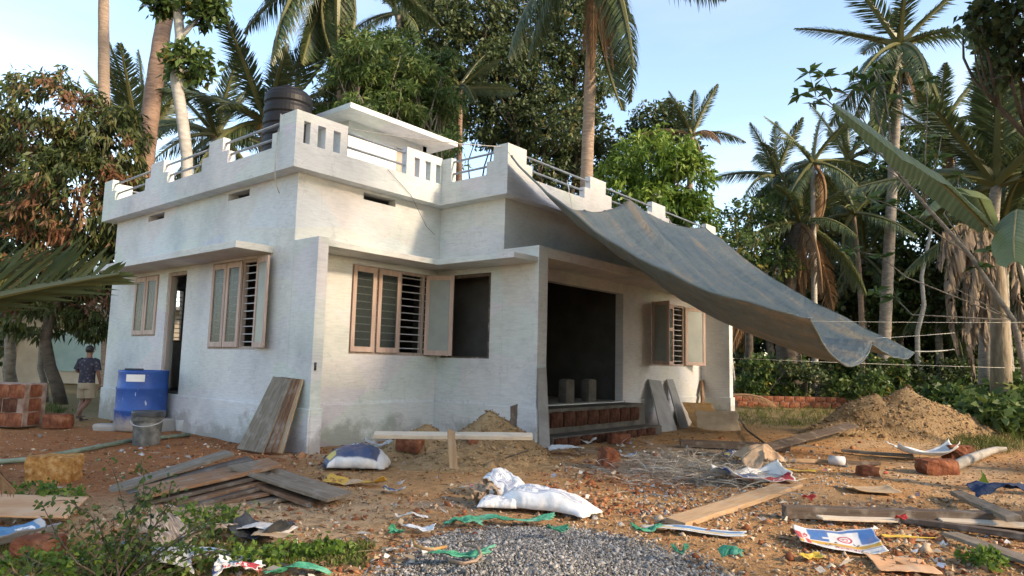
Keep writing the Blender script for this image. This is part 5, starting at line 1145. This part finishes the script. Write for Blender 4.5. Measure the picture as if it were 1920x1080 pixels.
pmat('newsprint', two((.42, .40, .37), (.66, .64, .60)), 12, rough=.9); pmat('white_sheet', two((.56, .59, .61), (.74, .76, .77)), 4, rough=.4, bs=.4)
pmat('silver_sack', two((.38, .39, .39), (.62, .62, .61)), 8, rough=.35, bs=.8, bdist=.03); pmat('green_mesh', [(.3, (.02, .14, .075)), (.5, (.06, .30, .18)), (.75, (.20, .45, .32))], 9, rough=.6, bs=.6, bdist=.02)
pmat('navy_cloth', two((.015, .03, .075), (.035, .06, .13)), 5, rough=.8, bs=.6, bdist=.03); pmat('striped_cloth', two((.08, .06, .05), (.52, .46, .40)), 9, (1, 6, 1), .85, bs=.6, bdist=.03); pmat('yellow_plastic', two((.55, .36, .04), (.66, .48, .10)), 5, rough=.5)
pmat('red_plastic', two((.42, .03, .03), (.55, .07, .06)), 5, rough=.5); pmat('dark_plastic', two((.03, .035, .04), (.07, .075, .08)), 5, rough=.4)
def sheet(name, c_, w_, h_, rz, seed, mat, label, cat, amp=.06, lift=.0, group=None, fq=2.6, nx=40, ny=30, curl=(0, 0), tilt=(0, 0), jag=.04, thick=.004, z0=.004, env=0., taper=0.):
    """crumpled sheet lying on the earth: ridged folds, bent corners, uneven rim"""
    X_, Y_ = np.meshgrid(np.linspace(0, 1, nx), np.linspace(0, 1, ny), indexing='ij'); o1 = seed * 7.13
    gg = np.random.default_rng(seed + 900); Z_ = np.zeros_like(X_); xa, ya = (X_ - .5) * w_, (Y_ - .5) * h_; sz = max(w_, h_)
    for k_ in range(int(3 + fq * 3)):                       # straight creases in all directions fold the sheet like paper
        an = gg.uniform(0, 3.15); of = gg.uniform(-.45, .45) * sz; dd_ = np.cos(an) * xa + np.sin(an) * ya + .03 * sz * fbm(X_ * 3 + k_, Y_ * 3 + o1, 2) - of
        Z_ += gg.choice([-1, 1]) * gg.uniform(.4, 1) * np.abs(dd_) / sz
    Z_ -= np.polyval(np.polyfit(xa.ravel(), Z_.ravel(), 1), xa); Z_ -= np.polyval(np.polyfit(ya.ravel(), Z_.ravel(), 1), ya)
    Z_ = Z_ / (np.ptp(Z_) + 1e-6) * amp * 1.1 + amp * .22 * fbm(X_ * fq * 3.5 + o1, Y_ * fq * 3.5 + 4, 3)
    Z_ = Z_ + curl[0] * (np.abs(X_ - .5) * 2) ** 3 + curl[1] * (np.abs(Y_ - .5) * 2) ** 3 + tilt[0] * X_ + tilt[1] * Y_
    if env:
        ev = np.clip((1 - np.abs(2 * X_ - 1) ** 3.5) * (1 - np.abs(2 * Y_ - 1) ** 3.), 0, 1) ** .55; Z_ = (Z_ - Z_.min()) * (.15 + .85 * ev) + env * ev
    Z_ = Z_ - Z_.min() + z0
    je = lambda t_, s_: jag * (fbm(t_ * 5 + o1 + s_, s_ * 3.1 + o1, 4))
    xx = (X_ - .5) * w_ * (1 + je(Y_, 1) * 2) + fbm(X_ * 3 + o1, Y_ * 3 + 9, 3) * amp * .5; yy = (Y_ - .5) * h_ * (1 + je(X_, 5) * 3) * (1 - taper * X_) + fbm(X_ * 3 + 5, Y_ * 3 + o1, 3) * amp * .5
    o_ = link(name, npmesh(name, np.stack([xx, yy, Z_], 2).reshape(-1, 3), grid_faces(nx, ny), uv=np.stack([X_, Y_], 2).reshape(-1, 2)), mat, None, smooth=True, loc=(c_[0], c_[1], c_[2] + lift), rot=(0, 0, rz), label=label, cat=cat, group=group)
    md = o_.modifiers.new('thick', 'SOLIDIFY'); md.thickness = thick; md.offset = 1; return o_
def loft(name, path, wid, hgt, rz_seed, mat, label=None, cat=None, group=None, parent=None, n_=28, amp=.10, k=36):
    """stuffed sack: soft rings along a path"""
    pth = np.array(path, float); q_ = np.linspace(0, len(pth) - 1, k); ip = lambda a_: np.interp(q_, np.arange(len(pth)), a_)
    C_ = np.stack([ip(pth[:, i]) for i in range(3)], 1); W2, H2 = ip(wid), ip(hgt); V, UV_ = [], []
    for i in range(k):
        tg = unit(C_[min(k - 1, i + 1)] - C_[max(0, i - 1)]); sd_ = unit(np.cross([0, 0, 1.], tg)); up = np.cross(tg, sd_)
        for j in range(n_):
            a_ = 2 * math.pi * j / n_; ca, sa = math.cos(a_), math.sin(a_); ca = math.copysign(abs(ca) ** .8, ca); sa = math.copysign(abs(sa) ** .8, sa)
            q1 = float(fbm(i * .16 + rz_seed, math.cos(a_) * 1.1 + rz_seed, 2)); q2 = float(fbm(i * .33 + math.sin(a_) * 1.5, math.cos(a_) * 2.2 + rz_seed * 2, 2)); f_ = 1 + amp * (.9 - 4.0 * abs(q1)) * .6 + amp * (.7 - 4.5 * abs(q2)) * .45
            V.append(C_[i] + sd_ * ca * W2[i] / 2 * f_ + up * sa * H2[i] / 2 * f_); UV_.append((i / (k - 1), j / n_))
    fs = [(i * n_ + j, i * n_ + (j + 1) % n_, (i + 1) * n_ + (j + 1) % n_, (i + 1) * n_ + j) for i in range(k - 1) for j in range(n_)]
    me = npmesh(name, np.array(V), np.array(fs), uv=np.array(UV_)); return link(name, me, mat, parent, smooth=True, label=label, cat=cat, group=group)
# white sack slumped in the middle of the yard, its brown liner spilling out
sk = empty('white_sack', gp(1000, 965), 'long slumped white woven sack with brown paper spilling from its mouth', 'sack'); o0 = np.array(sk.location)
q_ = lambda u, v, z_: gp(u, v, z_) - o0
for nm_, c_, w_, h_, rz, sd_, env, am, tl, tp in (('sack_body', gp(1025, 955), .98, .36, RV - .50, 5, .055, .12, (-.07, 0), -.15), ('sack_fold', gp(950, 928), .48, .34, RV - .75, 6, .06, .13, (-.16, .05), -.2), ('sack_base', gp(938, 950), .42, .24, RV - .15, 7, .05, .07, (0, 0), .1)):
    o_ = sheet(nm_, c_ - o0, w_, h_, rz, sd_, 'bag_white', None, None, am, fq=2.6, nx=60, ny=44, env=env, tilt=tl, jag=.05, taper=tp); o_.parent = sk
for i, (u, v, z_) in enumerate(((915, 925, .17), (905, 940, .10), (928, 935, .14), (897, 930, .12))):
    o_ = sheet('liner', q_(u, v, z_ - .1), .22, .16, i * 1.1, 60 + i, 'kraft_paper', None, None, .14, fq=3); o_.parent = sk; o_.rotation_euler = (.5 * (-1) ** i, .8, i * 1.3)
# printed cement bags
RB = RV
sheet('cement_bag', gp(1572, 1024), .62, .46, RB - .25, 3, 'bag_emblem', 'flattened cement bag with red ring emblem and yellow band at lower right', 'bag', .035, fq=1.2, jag=.015, curl=(.03, .015), tilt=(0, .05))
sheet('cement_bag', gp(1412, 902, .03), .85, .75, RB - .1, 8, 'bag_blue_red', 'crumpled white bag with blue and red panels among the straw', 'bag', .16, fq=1.7, jag=.05, curl=(.03, .1))
sheet('cement_bag', gp(1380, 868), .38, .40, RB + .8, 9, 'bag_navy', 'dark blue bag scrap behind the blue and red bag', 'bag', .16, fq=1.8)
sheet('kraft_sack', gp(1425, 880, .02), .60, .55, RB + .3, 12, 'kraft_paper', 'torn brown paper sack behind the blue and red bag', 'sack', .30, fq=2.0, jag=.1)
sheet('cement_bag', gp(668, 874, .0), .80, .66, RB + .18, 14, 'bag_navy', 'crumpled navy bag with white rim left of the sand heap', 'bag', .16, fq=2.6, jag=.06, env=.12)
sheet('cement_bag', gp(716, 846, .06), .40, .34, RB + .5, 15, 'silver_sack', 'grey crumpled plastic between navy bag and red brick', 'bag', .2, fq=2.)
sheet('yellow_bag', gp(667, 908), .66, .20, RB - .05, 16, 'bag_yellow', 'folded yellow bag by the end of the tumbled boards', 'bag', .09, fq=2.2)
sheet('bag_scrap', gp(740, 923), .24, .10, RB, 17, 'bag_navy', 'small grey blue bag scrap on bare sand', 'bag', .05)
sheet('lettered_sack', gp(22, 1016), .44, .50, RB - .75, 18, 'bag_lettered', 'blue sack with worn white lettering at the left edge', 'sack', .10, fq=1.3, curl=(.06, .02))
sheet('plywood_sheet', gp(45, 972), .78, .72, RB + .35, 19, 'plywood_orange', 'orange plywood sheet lying at the left edge', 'plywood', .008, fq=.7, jag=.01, thick=.014, lift=.05, tilt=(-.06, .03))
sheet('crumpled_sack', gp(352, 1030), .50, .30, RB - .12, 20, 'striped_cloth', 'crumpled brown and white cloth heap beside the weed', 'cloth', .22, fq=2.2, jag=.08)
sheet('paper_sheet', gp(360, 1046), .50, .14, RB - .04, 21, 'plank_pale', 'cream paper edge under the crumpled cloth', 'paper', .03)
sheet('blue_scrap', gp(395, 1035, .06), .20, .06, RB - .1, 22, 'bag_lettered', 'thin blue scrap poking from the crumpled cloth', 'scrap', .02)
sheet('silver_sack', gp(305, 1066), .42, .28, RB + .15, 23, 'silver_sack', 'silvery plastic sack half hidden in grass', 'sack', .12, fq=2.4)
sheet('white_paper', gp(443, 1050), .20, .13, RB + .2, 24, 'white_sheet', 'square white paper lying in the grass', 'paper', .02, fq=1.)
sheet('paper_bag', gp(487, 1012), .46, .26, RB - .15, 25, 'dark_plastic', 'open black and tan paper bag left of the gravel', 'bag', .12, fq=1.5, curl=(.03, .06))
sheet('newspaper', gp(498, 1001, .04), .42, .22, RB - .28, 26, 'newsprint', 'torn newspaper on top of the black paper bag', 'paper', .06, fq=1.6)
sheet('cardboard_scrap', gp(515, 1006, .07), .34, .12, RB - .2, 27, 'cardboard', 'orange tan card flap on the torn newspaper', 'card', .03)
sheet('bag_scrap', gp(445, 1078), .28, .16, RB + .1, 28, 'bag_blue_red', 'grey and red bag corner at the bottom edge', 'bag', .10)
sheet('bag_edge_strip', gp(1298, 999), .85, .16, RB - .32, 29, 'bag_edge', 'flattened blue and cream bag along the gravel rim', 'bag', .03, fq=2.)
sheet('cardboard_sheet', gp(1632, 922), .55, .42, RB - .1, 30, 'cardboard', 'bent sheet of cardboard behind the long beam', 'cardboard', .04, fq=.9, curl=(.05, .03))
sheet('cardboard_sheet', gp(1690, 1062), .40, .40, RB - .2, 31, 'plywood_orange', 'pinkish card sheet right of the emblem bag', 'cardboard', .02, fq=.8)
sheet('yellow_strip', gp(1702, 1009), .42, .05, RB - .12, 32, 'yellow_plastic', 'yellow plastic strip under the long beam', 'strip', .015)
sheet('yellow_strip', gp(1490, 884), .55, .10, RB - .1, 33, 'yellow_plastic', 'yellow strip behind the blue and red bag', 'strip', .03)
sheet('yellow_wrapper', gp(1520, 1050), .16, .12, RB, 34, 'yellow_plastic', 'yellow and white wrapper below the emblem bag', 'wrapper', .04)
sheet('red_scrap', gp(1517, 938), .12, .10, RB, 35, 'red_plastic', 'small red plastic scrap on grey chips', 'scrap', .05)
sheet('red_scrap', gp(1690, 975, .06), .10, .06, RB, 36, 'red_plastic', 'red scrap caught under the long beam', 'scrap', .04)
sheet('white_tin_sheet', gp(1733, 856, .05), .95, .42, RB - .1, 37, 'white_sheet', 'bent white metal sheet lying before the tall sand heap', 'sheet', .10, fq=.9, curl=(.12, .1))
sheet('navy_cloth', gp(1878, 934, .06), .60, .30, RB - .1, 38, 'navy_cloth', 'navy cloth dropped behind the long beam at the right edge', 'cloth', .16, fq=1.6)
sheet('cardboard_box', gp(1345, 806, .02), .95, .55, RB - .2, 39, 'cardboard', 'flattened cardboard sheet below the right veranda fin', 'cardboard', .05, fq=.7, tilt=(0, .38), lift=.0)
sheet('plywood_scrap', gp(1318, 798, .04), .80, .5, RB + .3, 40, 'plank_ochre', 'ochre plywood sheet leaning behind the cardboard', 'plywood', .03, fq=.7, tilt=(.0, .5))
sheet('wrapper', gp(1100, 832), .34, .14, RB, 41, 'bag_edge', 'blue white plastic bag at the foot of the veranda steps', 'wrapper', .10)
sheet('wrapper', gp(1172, 858), .36, .16, RB - .2, 42, 'bag_edge', 'pale blue wrapper beside the broken brick', 'wrapper', .08)
sheet('plastic_heap', gp(1060, 852), .5, .3, RB, 43, 'white_sheet', 'white plastic scraps right of the sand heap', 'plastic', .12, fq=3.)
sheet('white_rag', gp(788, 995), .26, .08, RB - .3, 44, 'white_sheet', 'white torn rag strip above the gravel', 'rag', .05)
sheet('white_rag', gp(772, 972), .30, .06, RB - .1, 45, 'newsprint', 'narrow grey white paper strip left of the gravel', 'rag', .04)
sheet('paper_packet', gp(1203, 775, .30), .30, .05, RB, 46, 'bag_emblem', 'small striped packet by the veranda step', 'packet', .01, tilt=(0, .35))
for i, (u, v, w_, h_, lb) in enumerate(((965, 979, .62, .16, 'large torn green net piece along the white sack'), (870, 985, .34, .14, 'green net shred left of the white sack'), (742, 1026, .10, .07, 'tiny green net shred at the gravel rim'), (1045, 1020, .16, .08, 'green net shred in the middle of the gravel'), (1212, 1019, .22, .08, 'green net shred on the right of the gravel'), (1372, 1068, .16, .14, 'green net shred at the right rim of the gravel'), (862, 1072, .40, .14, 'green net piece at the bottom of the gravel'), (560, 1079, .34, .10, 'green net piece at the bottom edge left of the gravel'), (1275, 1065, .10, .06, 'little green net scrap low on the gravel'))):
    sheet('green_net', gp(u, v) + np.array([0, 0, .09 if 700 < u < 1400 and v > 1010 else .0]), w_, h_, RB + .3 * math.sin(i * 2.1), 70 + i, 'green_mesh', lb, 'net', .06, fq=2.4, jag=.22, group='shreds of green net')
# ------------------------------------------------------------------ bricks and stones
_hv = []
for h_ in (hp1, hp2):
    co = np.empty(len(h_.data.vertices) * 3, np.float32); h_.data.vertices.foreach_get('co', co); _hv.append(co.reshape(-1, 3) + np.array(h_.location))
_hv = np.concatenate(_hv)
def surf(u, v):
    """first point of earth or heap on the sight line"""
    for D in np.arange(4., 30., .04):
        p = at(u, v, D); d2 = (_hv[:, 0] - p[0]) ** 2 + (_hv[:, 1] - p[1]) ** 2; k = d2.argmin(); z_ = max(0., _hv[k, 2]) if d2[k] < .004 else 0.
        if p[2] <= z_: return p
    return gp(u, v)
def stone(u, v, sx, sy, sz, rz, seed, mat, lb, cat='brick', name='laterite_block', rough=.10, lift=0., tilt=0.):
    return link(name, rock_mesh(name, sx, sy, sz, seed, rough, 4), mat, None, loc=(surf(u, v) if lift else gp(u, v)) + np.array([0, 0, sz * .42]), rot=(tilt, tilt * .5, rz), label=lb, cat=cat)
stone(100, 900, .46, .30, .29, RB + .15, 1, 'laterite_yellow', 'rough yellow laterite block beside the plank pile', rough=.22)
stone(108, 800, .42, .32, .26, RB - .1, 2, 'laterite', 'squared red laterite block left of the blue drum')
stone(768, 842, .34, .25, .24, RB - .25, 3, 'laterite', 'red brick with pale plaster resting on the sand heap', lift=.36, tilt=.15)
stone(1141, 876, .24, .22, .27, RB + .4, 4, 'laterite', 'upright broken red brick in front of the veranda', tilt=.35, rough=.25)
stone(1160, 830, .36, .22, .18, RB + .2, 5, 'laterite', 'red laterite lump at the foot of the veranda steps', rough=.25)
stone(1756, 886, .50, .3, .20, RB + .1, 6, 'laterite', 'dark laterite block holding down the white metal sheet', rough=.2)
stone(1798, 862, .40, .3, .26, RB - .1, 7, 'laterite', 'laterite block behind the driftwood log', rough=.25)
stone(1627, 892, .24, .2, .14, RB, 8, 'laterite', 'small red brick fragment on the right path', rough=.2)
stone(75, 1046, .26, .2, .16, RB, 9, 'laterite', 'broken brick half buried beside the lettered sack', rough=.25)
stone(328, 800, .34, .3, .26, RB, 10, 'laterite', 'laterite block behind the plastic bucket', rough=.2)
stone(885, 832, .14, .12, .12, RB, 11, 'laterite', 'small red lump on the face of the sand heap', rough=.25, lift=.42)
stone(205, 806, .5, .28, .12, RB, 12, 'raw_cement', 'flat cement block left of the drum foot', 'block', 'cement_block')
for i, (u, lb) in enumerate(((1062, 'left of two grey blocks standing in the dark veranda'), (1104, 'right of two grey blocks standing in the dark veranda'))):
    c_ = onp(u, 752, 1, -B + .35); link('grey_block', rock_mesh('grey_block', .30, .2, .50, 20 + i, .03, 2), 'shaded_cement', None, loc=(c_[0], c_[1], ZP - .03 + .23), label=lb, cat='block', group='grey blocks in the veranda')
# ------------------------------------------------------------------ drum, bucket, pot, hose, pipe, sticks
m, n, b, o = nodes('drum_blue'); v = coord(n, 'obj'); f = noise(n, v, 4, 8, .7); sp = n.nodes.new('ShaderNodeSeparateXYZ'); n.links.new(v, sp.inputs[0])
c0 = ramp(n, f, [(.3, (.012, .055, .24)), (.6, (.018, .085, .34)), (.8, (.05, .14, .40))])
sc_ = noise(n, coord(n, 'obj', (9, 9, 2.2), (.5, .3, 0)), 3, 3); c0 = mixc(n, ramp(n, sc_, [(.68, (0, 0, 0)), (.72, (.8, .8, .8))]), c0, (.48, .54, .62))
mk = mth(n, 'ADD', mth(n, 'MULTIPLY', sp.outputs[2], -2.2), mth(n, 'MULTIPLY', f, 1.5)); c0 = mixc(n, ramp(n, mk, [(.05, (0, 0, 0)), (.45, (.85, .85, .85))]), c0, (.36, .31, .24))
n.links.new(c0, b.inputs['Base Color']); b.inputs['Roughness'].default_value = .5
dc = gp(261, 806); D_dr = 12.3
dr_ = empty('blue_drum', dc, 'scratched blue plastic drum with white label beside the side door', 'drum'); rr = .43; hh = 1.10
MB().lathe([(rr * .92, 0), (rr * .97, .03), (rr * .99, .10), (rr * 1.0, .34), (rr * 1.025, .36), (rr * 1.025, .39), (rr, .41), (rr, .74), (rr * 1.02, .76), (rr * 1.02, .79), (rr * .99, .81), (rr * .97, hh - .06), (rr * .985, hh - .04), (rr * .985, hh), (rr * .93, hh), (rr * .92, hh - .5), (rr * .9, .05)], 40).build('drum_shell', 'drum_blue', dr_, smooth=True)
a0 = math.atan2(CAM[1] - dc[1], CAM[0] - dc[0]) - .32
mb = MB(); k = 8
for i in range(k + 1):
    a_ = a0 + (i / k - .5) * .75
    for z_ in (.90, 1.03): mb.add([(rr * 1.004 * math.cos(a_), rr * 1.004 * math.sin(a_), z_)], [])
mb.f = [(2 * i, 2 * i + 2, 2 * i + 3, 2 * i + 1) for i in range(k)]
bag_mat('drum_label_print', (.72, .72, .70), [('text', (.08, .9, .55, .68, 26), (.3, .3, .28)), ('text', (.08, .9, .30, .40, 30), (.4, .38, .3))])
mb.build('drum_label', 'drum_label_print', dr_)
mb = MB(); pts = [(rr * .97 * math.cos(a0 + t_), rr * .97 * math.sin(a0 + t_), hh + .025) for t_ in np.linspace(-.5, .3, 8)]; mb.tube(pts, .016, 6).build('lid_ring', 'dark_plastic', dr_, smooth=True)
pmat('bucket_grime', [(.3, (.05, .05, .048)), (.5, (.13, .13, .12)), (.7, (.27, .26, .235))], 6, rough=.7, bs=.3)
bc = gp(274, 834); bk = empty('bucket', bc, 'cement smeared grey bucket with dark lid in front of the blue drum', 'bucket'); r0 = .225; hb = .52
MB().lathe([(r0 * .82, 0), (r0 * .84, .02), (r0 * .93, .35), (r0 * .95, .36), (r0 * .96, .38), (r0 * 1.06, .385), (r0 * 1.07, .41), (r0 * .97, .415), (r0 * .97, .45)], 32).build('bucket_body', 'bucket_grime', bk, smooth=False)
MB().lathe([(r0 * 1.04, .445), (r0 * 1.07, .45), (r0 * 1.07, .50), (r0 * 1.03, .52), (r0 * .96, .51), (r0 * .1, .505)], 32).build('lid', 'dark_plastic', bk, smooth=False)
MB().tube([(r0 * 1.06 * math.cos(t_), r0 * 1.06 * math.sin(t_), .40 - .10 * math.sin((t_ - a0 + 1.57) )) for t_ in np.linspace(a0 - 1.57, a0 + 1.57, 14)], .008, 6).build('handle', 'bar_steel', bk, smooth=True)
pc = gp(343, 808); MB().lathe([(.10, 0), (.125, .02), (.14, .20), (.145, .21), (.13, .21), (.12, .05)], 22, ).build('paint_pot', 'bag_edge', None, smooth=True, loc=pc, label='small white paint pot smeared with mud by the wall', cat='pot')
pmat('hose_green', two((.13, .17, .12), (.24, .29, .22)), 8, rough=.6)
stick('garden_hose', [gp(-40, 869, .03), gp(60, 861, .03), gp(120, 850, .04), gp(190, 837, .03), gp(240, 827, .03), gp(290, 822, .03), gp(355, 815, .03)], .035, 'hose_green', 'faded green hose lying across the red earth', 'hose')
stick('pipe_piece', [gp(1555, 862, .06), gp(1583, 865, .06)], .07, 'white_sheet', 'short grey plastic pipe sleeve on a batten', 'pipe', 14)
stick('driftwood_log', [gp(1790, 874, .07), gp(1815, 862, .09), gp(1845, 850, .08), gp(1868, 843, .07), gp(1888, 841, .1)], [.075, .08, .07, .06, .03], 'bark_pale', 'pale crooked log lying right of the white metal sheet', 'log')
stick('curved_root', [gp(775, 1011, .11), gp(778, 1022, .12), gp(795, 1029, .13), gp(815, 1030, .13), gp(836, 1025, .12)], .012, 'plank_ochre', 'curved orange strip lying on the gravel', 'strip')
stick('rope_loop', [gp(868, 1020, .14), gp(895, 1026, .15), gp(902, 1040, .15), gp(892, 1052, .15), gp(870, 1057, .15), gp(842, 1050, .15)], .011, 'bark_palm', 'loop of frayed brown rope on the gravel', 'rope')
stick('twig', [surf(925, 872) + np.array([0, 0, .02]), surf(955, 860) + np.array([0, 0, .03]), surf(990, 848) + np.array([0, 0, .02])], .012, 'bark_dark', 'thin dark twig on the slope of the sand heap', 'twig')
stick('twig', [gp(1380, 775, .1), gp(1400, 806, .05), gp(1440, 836, .06)], .02, 'bark_dark', 'bent dark branch running from the right fin to the timbers', 'twig')
stick('corner_pipe', [(.06, -E1 - .003, 1.34), (.06, -E1 - .003, 1.22)], .02, 'dark_plastic', 'small dark pipe stub on the fin beside the recess', 'pipe')
# dead palm frond on the ground and fronds reaching in from the left
for u, v, lb, z_ in ((1450, 772, 'dead palm frond drooping beside the right veranda post', .75),):
    p = gp(1372, 765); t = link('dead_frond', FR['dry'][3], None, None, loc=p + np.array([0, 0, .45]), label=lb, cat='frond'); t.scale = (2.3, 2.3, 1.1); t.rotation_euler = (.5, -.15, RV + .1)
b_ = at(-420, 640, 4.6); b_[2] = 0
t = empty('near_palm', b_, 'young coconut palm beyond the left edge, fronds reaching into view', 'palm')
MB().tube([(0, 0, -.1), (0, 0, .8), (.02, 0, 1.35)], [.16, .13, .09], 10).build('trunk', 'bark_palm', t, smooth=True)
def frond_to(a_, c_, kind, k_, s_=None, tw=0., wide=1.):
    a_, c_ = np.array(a_), np.array(c_); d_ = c_ - a_; o_ = link('frond', FR[kind][k_], None, t, loc=a_ - b_); o_.rotation_mode = 'QUATERNION'
    o_.rotation_quaternion = Euler((0, 0, math.atan2(d_[1], d_[0]))).to_quaternion() @ Euler((0, -math.atan2(d_[2], math.hypot(d_[0], d_[1])), 0)).to_quaternion() @ Euler((tw, 0, 0)).to_quaternion()
    q_ = np.linalg.norm(d_) * 1.05; o_.scale = (q_, q_ * wide, q_)
ct = b_ + np.array([0, 0, 1.35])
FR['near'] = [frond_mesh('frond', 1., .18, 99, nl=40, leafl=.40, hang=.12, w_=.009, curl=.03)]; FR['near'][0].materials.append(MATS['frond_green'])
frond_to(ct, at(232, 458, 4.3), 'near', 0, tw=-.7, wide=.34); frond_to(ct, at(70, 445, 4.4), 'near', 0, tw=.5, wide=.4)
frond_to(ct, at(85, 800, 4.9), 'dry', 1, tw=.4, wide=.5); frond_to(ct, ct + np.array([-1.5, .6, 1.4]), 'green', 1); frond_to(ct, ct + np.array([-1.0, -1.2, 1.2]), 'green', 1)
# ------------------------------------------------------------------ person walking away at the far corner of the house
pb = gp(156, 789); H_ = 1.55
m, n, b, o = nodes('skin'); b.inputs['Base Color'].default_value = (.20, .095, .055, 1); b.inputs['Roughness'].default_value = .55
m, n, b, o = nodes('hair'); b.inputs['Base Color'].default_value = (.012, .010, .009, 1); b.inputs['Roughness'].default_value = .5
m, n, b, o = nodes('shirt'); vv = N(n, 'TexVoronoi', Scale=16); n.links.new(coord(n, 'obj'), vv.inputs['Vector']); n.links.new(ramp(n, vv.outputs['Distance'], [(.0, (.20, .18, .18)), (.25, (.06, .05, .065)), (.5, (.02, .02, .035))]), b.inputs['Base Color']); b.inputs['Roughness'].default_value = .85
pmat('khaki', two((.30, .235, .15), (.40, .32, .21)), 6, rough=.9, bs=.4)
ps = empty('person', pb, 'person in dark patterned shirt and khaki shorts walking away past the house corner', 'person', rz=VIEW - math.pi / 2)
# local axes: x right, y ahead (away from the viewer)
def skin_body(name, joints, edges, mat, parent, sub=2):
    me = bpy.data.meshes.new(name); me.from_pydata([j[0] for j in joints], edges, []); o_ = link(name, me, mat, parent)
    md = o_.modifiers.new('skin', 'SKIN'); md.use_smooth_shade = True
    for i, j in enumerate(joints): o_.data.skin_vertices[0].data[i].radius = j[1] if isinstance(j[1], tuple) else (j[1], j[1])
    o_.data.skin_vertices[0].data[0].use_root = True
    md = o_.modifiers.new('sub', 'SUBSURF'); md.levels = sub; md.render_levels = sub; return o_
J = [((0, 0, .80), (.125, .09)), ((0, .0, .98), (.115, .085)), ((0, .0, 1.17), (.14, .085)), ((0, 0, 1.28), (.075, .065)), ((0, .01, 1.335), .045), ((0, .02, 1.43), (.066, .08)), ((0, .025, 1.50), (.055, .068)),
     ((-.075, 0, .74), .075), ((-.08, .05, .42), .052), ((-.075, -.03, .24), .05), ((-.075, -.02, .07), .032), ((-.085, .10, .03), .03),
     ((.075, 0, .74), .075), ((.075, .02, .42), .052), ((.08, -.17, .30), .046), ((.08, -.30, .22), .032), ((.08, -.30, .14), .028),
     ((-.175, 0, 1.22), .048), ((-.235, -.01, 1.02), .038), ((-.17, .16, .98), .03), ((-.13, .22, .99), .028), ((.175, 0, 1.22), .048), ((.225, -.02, 1.0), .038), ((.235, .06, .82), .028), ((.235, .085, .74), .026)]
Eg = [(0, 1), (1, 2), (2, 3), (3, 4), (4, 5), (5, 6), (0, 7), (7, 8), (8, 9), (9, 10), (10, 11), (0, 12), (12, 13), (13, 14), (14, 15), (15, 16), (2, 17), (17, 18), (18, 19), (19, 20), (2, 21), (21, 22), (22, 23), (23, 24)]
skin_body('body', J, Eg, 'skin', ps)
# hands with fingers
for hx, hy, hz, sg in ((-.12, .235, .99, 1), (.235, .09, .715, -1)):
    for f_ in range(4):
        o1 = (f_ - 1.5) * .016; MB().tube([(hx, hy + o1, hz), (hx + sg * .02, hy + o1 + .01, hz - .045), (hx + sg * .035, hy + o1 + .012, hz - .075 - .008 * (f_ in (1, 2)))], [.010, .009, .006], 6).build('finger', 'skin', ps, smooth=True)
    MB().tube([(hx, hy - .02, hz + .02), (hx + sg * .03, hy - .04, hz - .005), (hx + sg * .04, hy - .045, hz - .03)], [.011, .010, .007], 6).build('thumb', 'skin', ps, smooth=True)
def rings(name, rs, mat, parent, n_=20, seed=1):
    V = []
    for i, (c_, rx_, ry_) in enumerate(rs):
        for k in range(n_):
            a_ = 2 * math.pi * k / n_; f_ = 1 + .05 * float(fbm(i * .8 + seed, math.cos(a_) * 2 + math.sin(a_) * 1.3, 3)); V.append((c_[0] + rx_ * f_ * math.cos(a_), c_[1] + ry_ * f_ * math.sin(a_), c_[2]))
    return V, [(i * n_ + k, i * n_ + (k + 1) % n_, (i + 1) * n_ + (k + 1) % n_, (i + 1) * n_ + k) for i in range(len(rs) - 1) for k in range(n_)]
mb = MB(); mb.add(*rings('s', [((0, 0, .78), .165, .125), ((0, 0, .86), .16, .12), ((0, 0, 1.0), .158, .115), ((0, 0, 1.14), .178, .115), ((0, 0, 1.225), .185, .10), ((0, 0, 1.275), .12, .085), ((0, .005, 1.30), .065, .062)], 's', None))
for sx, p1_, p2_ in ((-1, (-.165, 0, 1.225), (-.228, -.005, 1.05)), (1, (.165, 0, 1.225), (.222, -.01, 1.04))): mb.tube([(sx * .12, 0, 1.235), p1_, tuple(np.array(p1_) * .5 + np.array(p2_) * .5), p2_], [.07, .072, .064, .066], 12, False)
mb.build('shirt', 'shirt', ps, smooth=True)
mb = MB(); mb.add(*rings('p', [((0, 0, .84), .155, .118), ((0, 0, .74), .168, .128), ((0, 0, .66), .165, .122)], 'k', None))
for sx, y1 in ((-1, .035), (1, .012)): mb.tube([(sx * .07, 0, .76), (sx * .082, y1 * .5, .62), (sx * .085, y1, .47)], [.10, .098, .10], 14, False)
mb.build('shorts', 'khaki', ps, smooth=True)
bm = bmesh.new(); bmesh.ops.create_icosphere(bm, subdivisions=3, radius=1)
for v_ in bm.verts: v_.co = Vector((v_.co.x * .078, v_.co.y * .092 - .004, v_.co.z * .088)) * (1 + .05 * float(fbm(v_.co.x * 4, v_.co.z * 4 + v_.co.y, 3)))
me = bpy.data.meshes.new('hair'); bm.to_mesh(me); bm.free(); link('hair', me, 'hair', ps, smooth=True, loc=(0, .012, 1.475))
for sx in (-1, 1): MB().tube([(sx * .07, .02, 1.45), (sx * .083, .015, 1.435), (sx * .072, .02, 1.41)], [.010, .014, .009], 6).build('ear', 'skin', ps, smooth=True)
MB().box((-.115, .02, .0), (-.045, .24, .022)).build('sandal', 'dark_plastic', ps, bevel=.008); MB().box((.045, -.33, .10), (.115, -.12, .12)).build('sandal', 'dark_plastic', ps, bevel=.008)
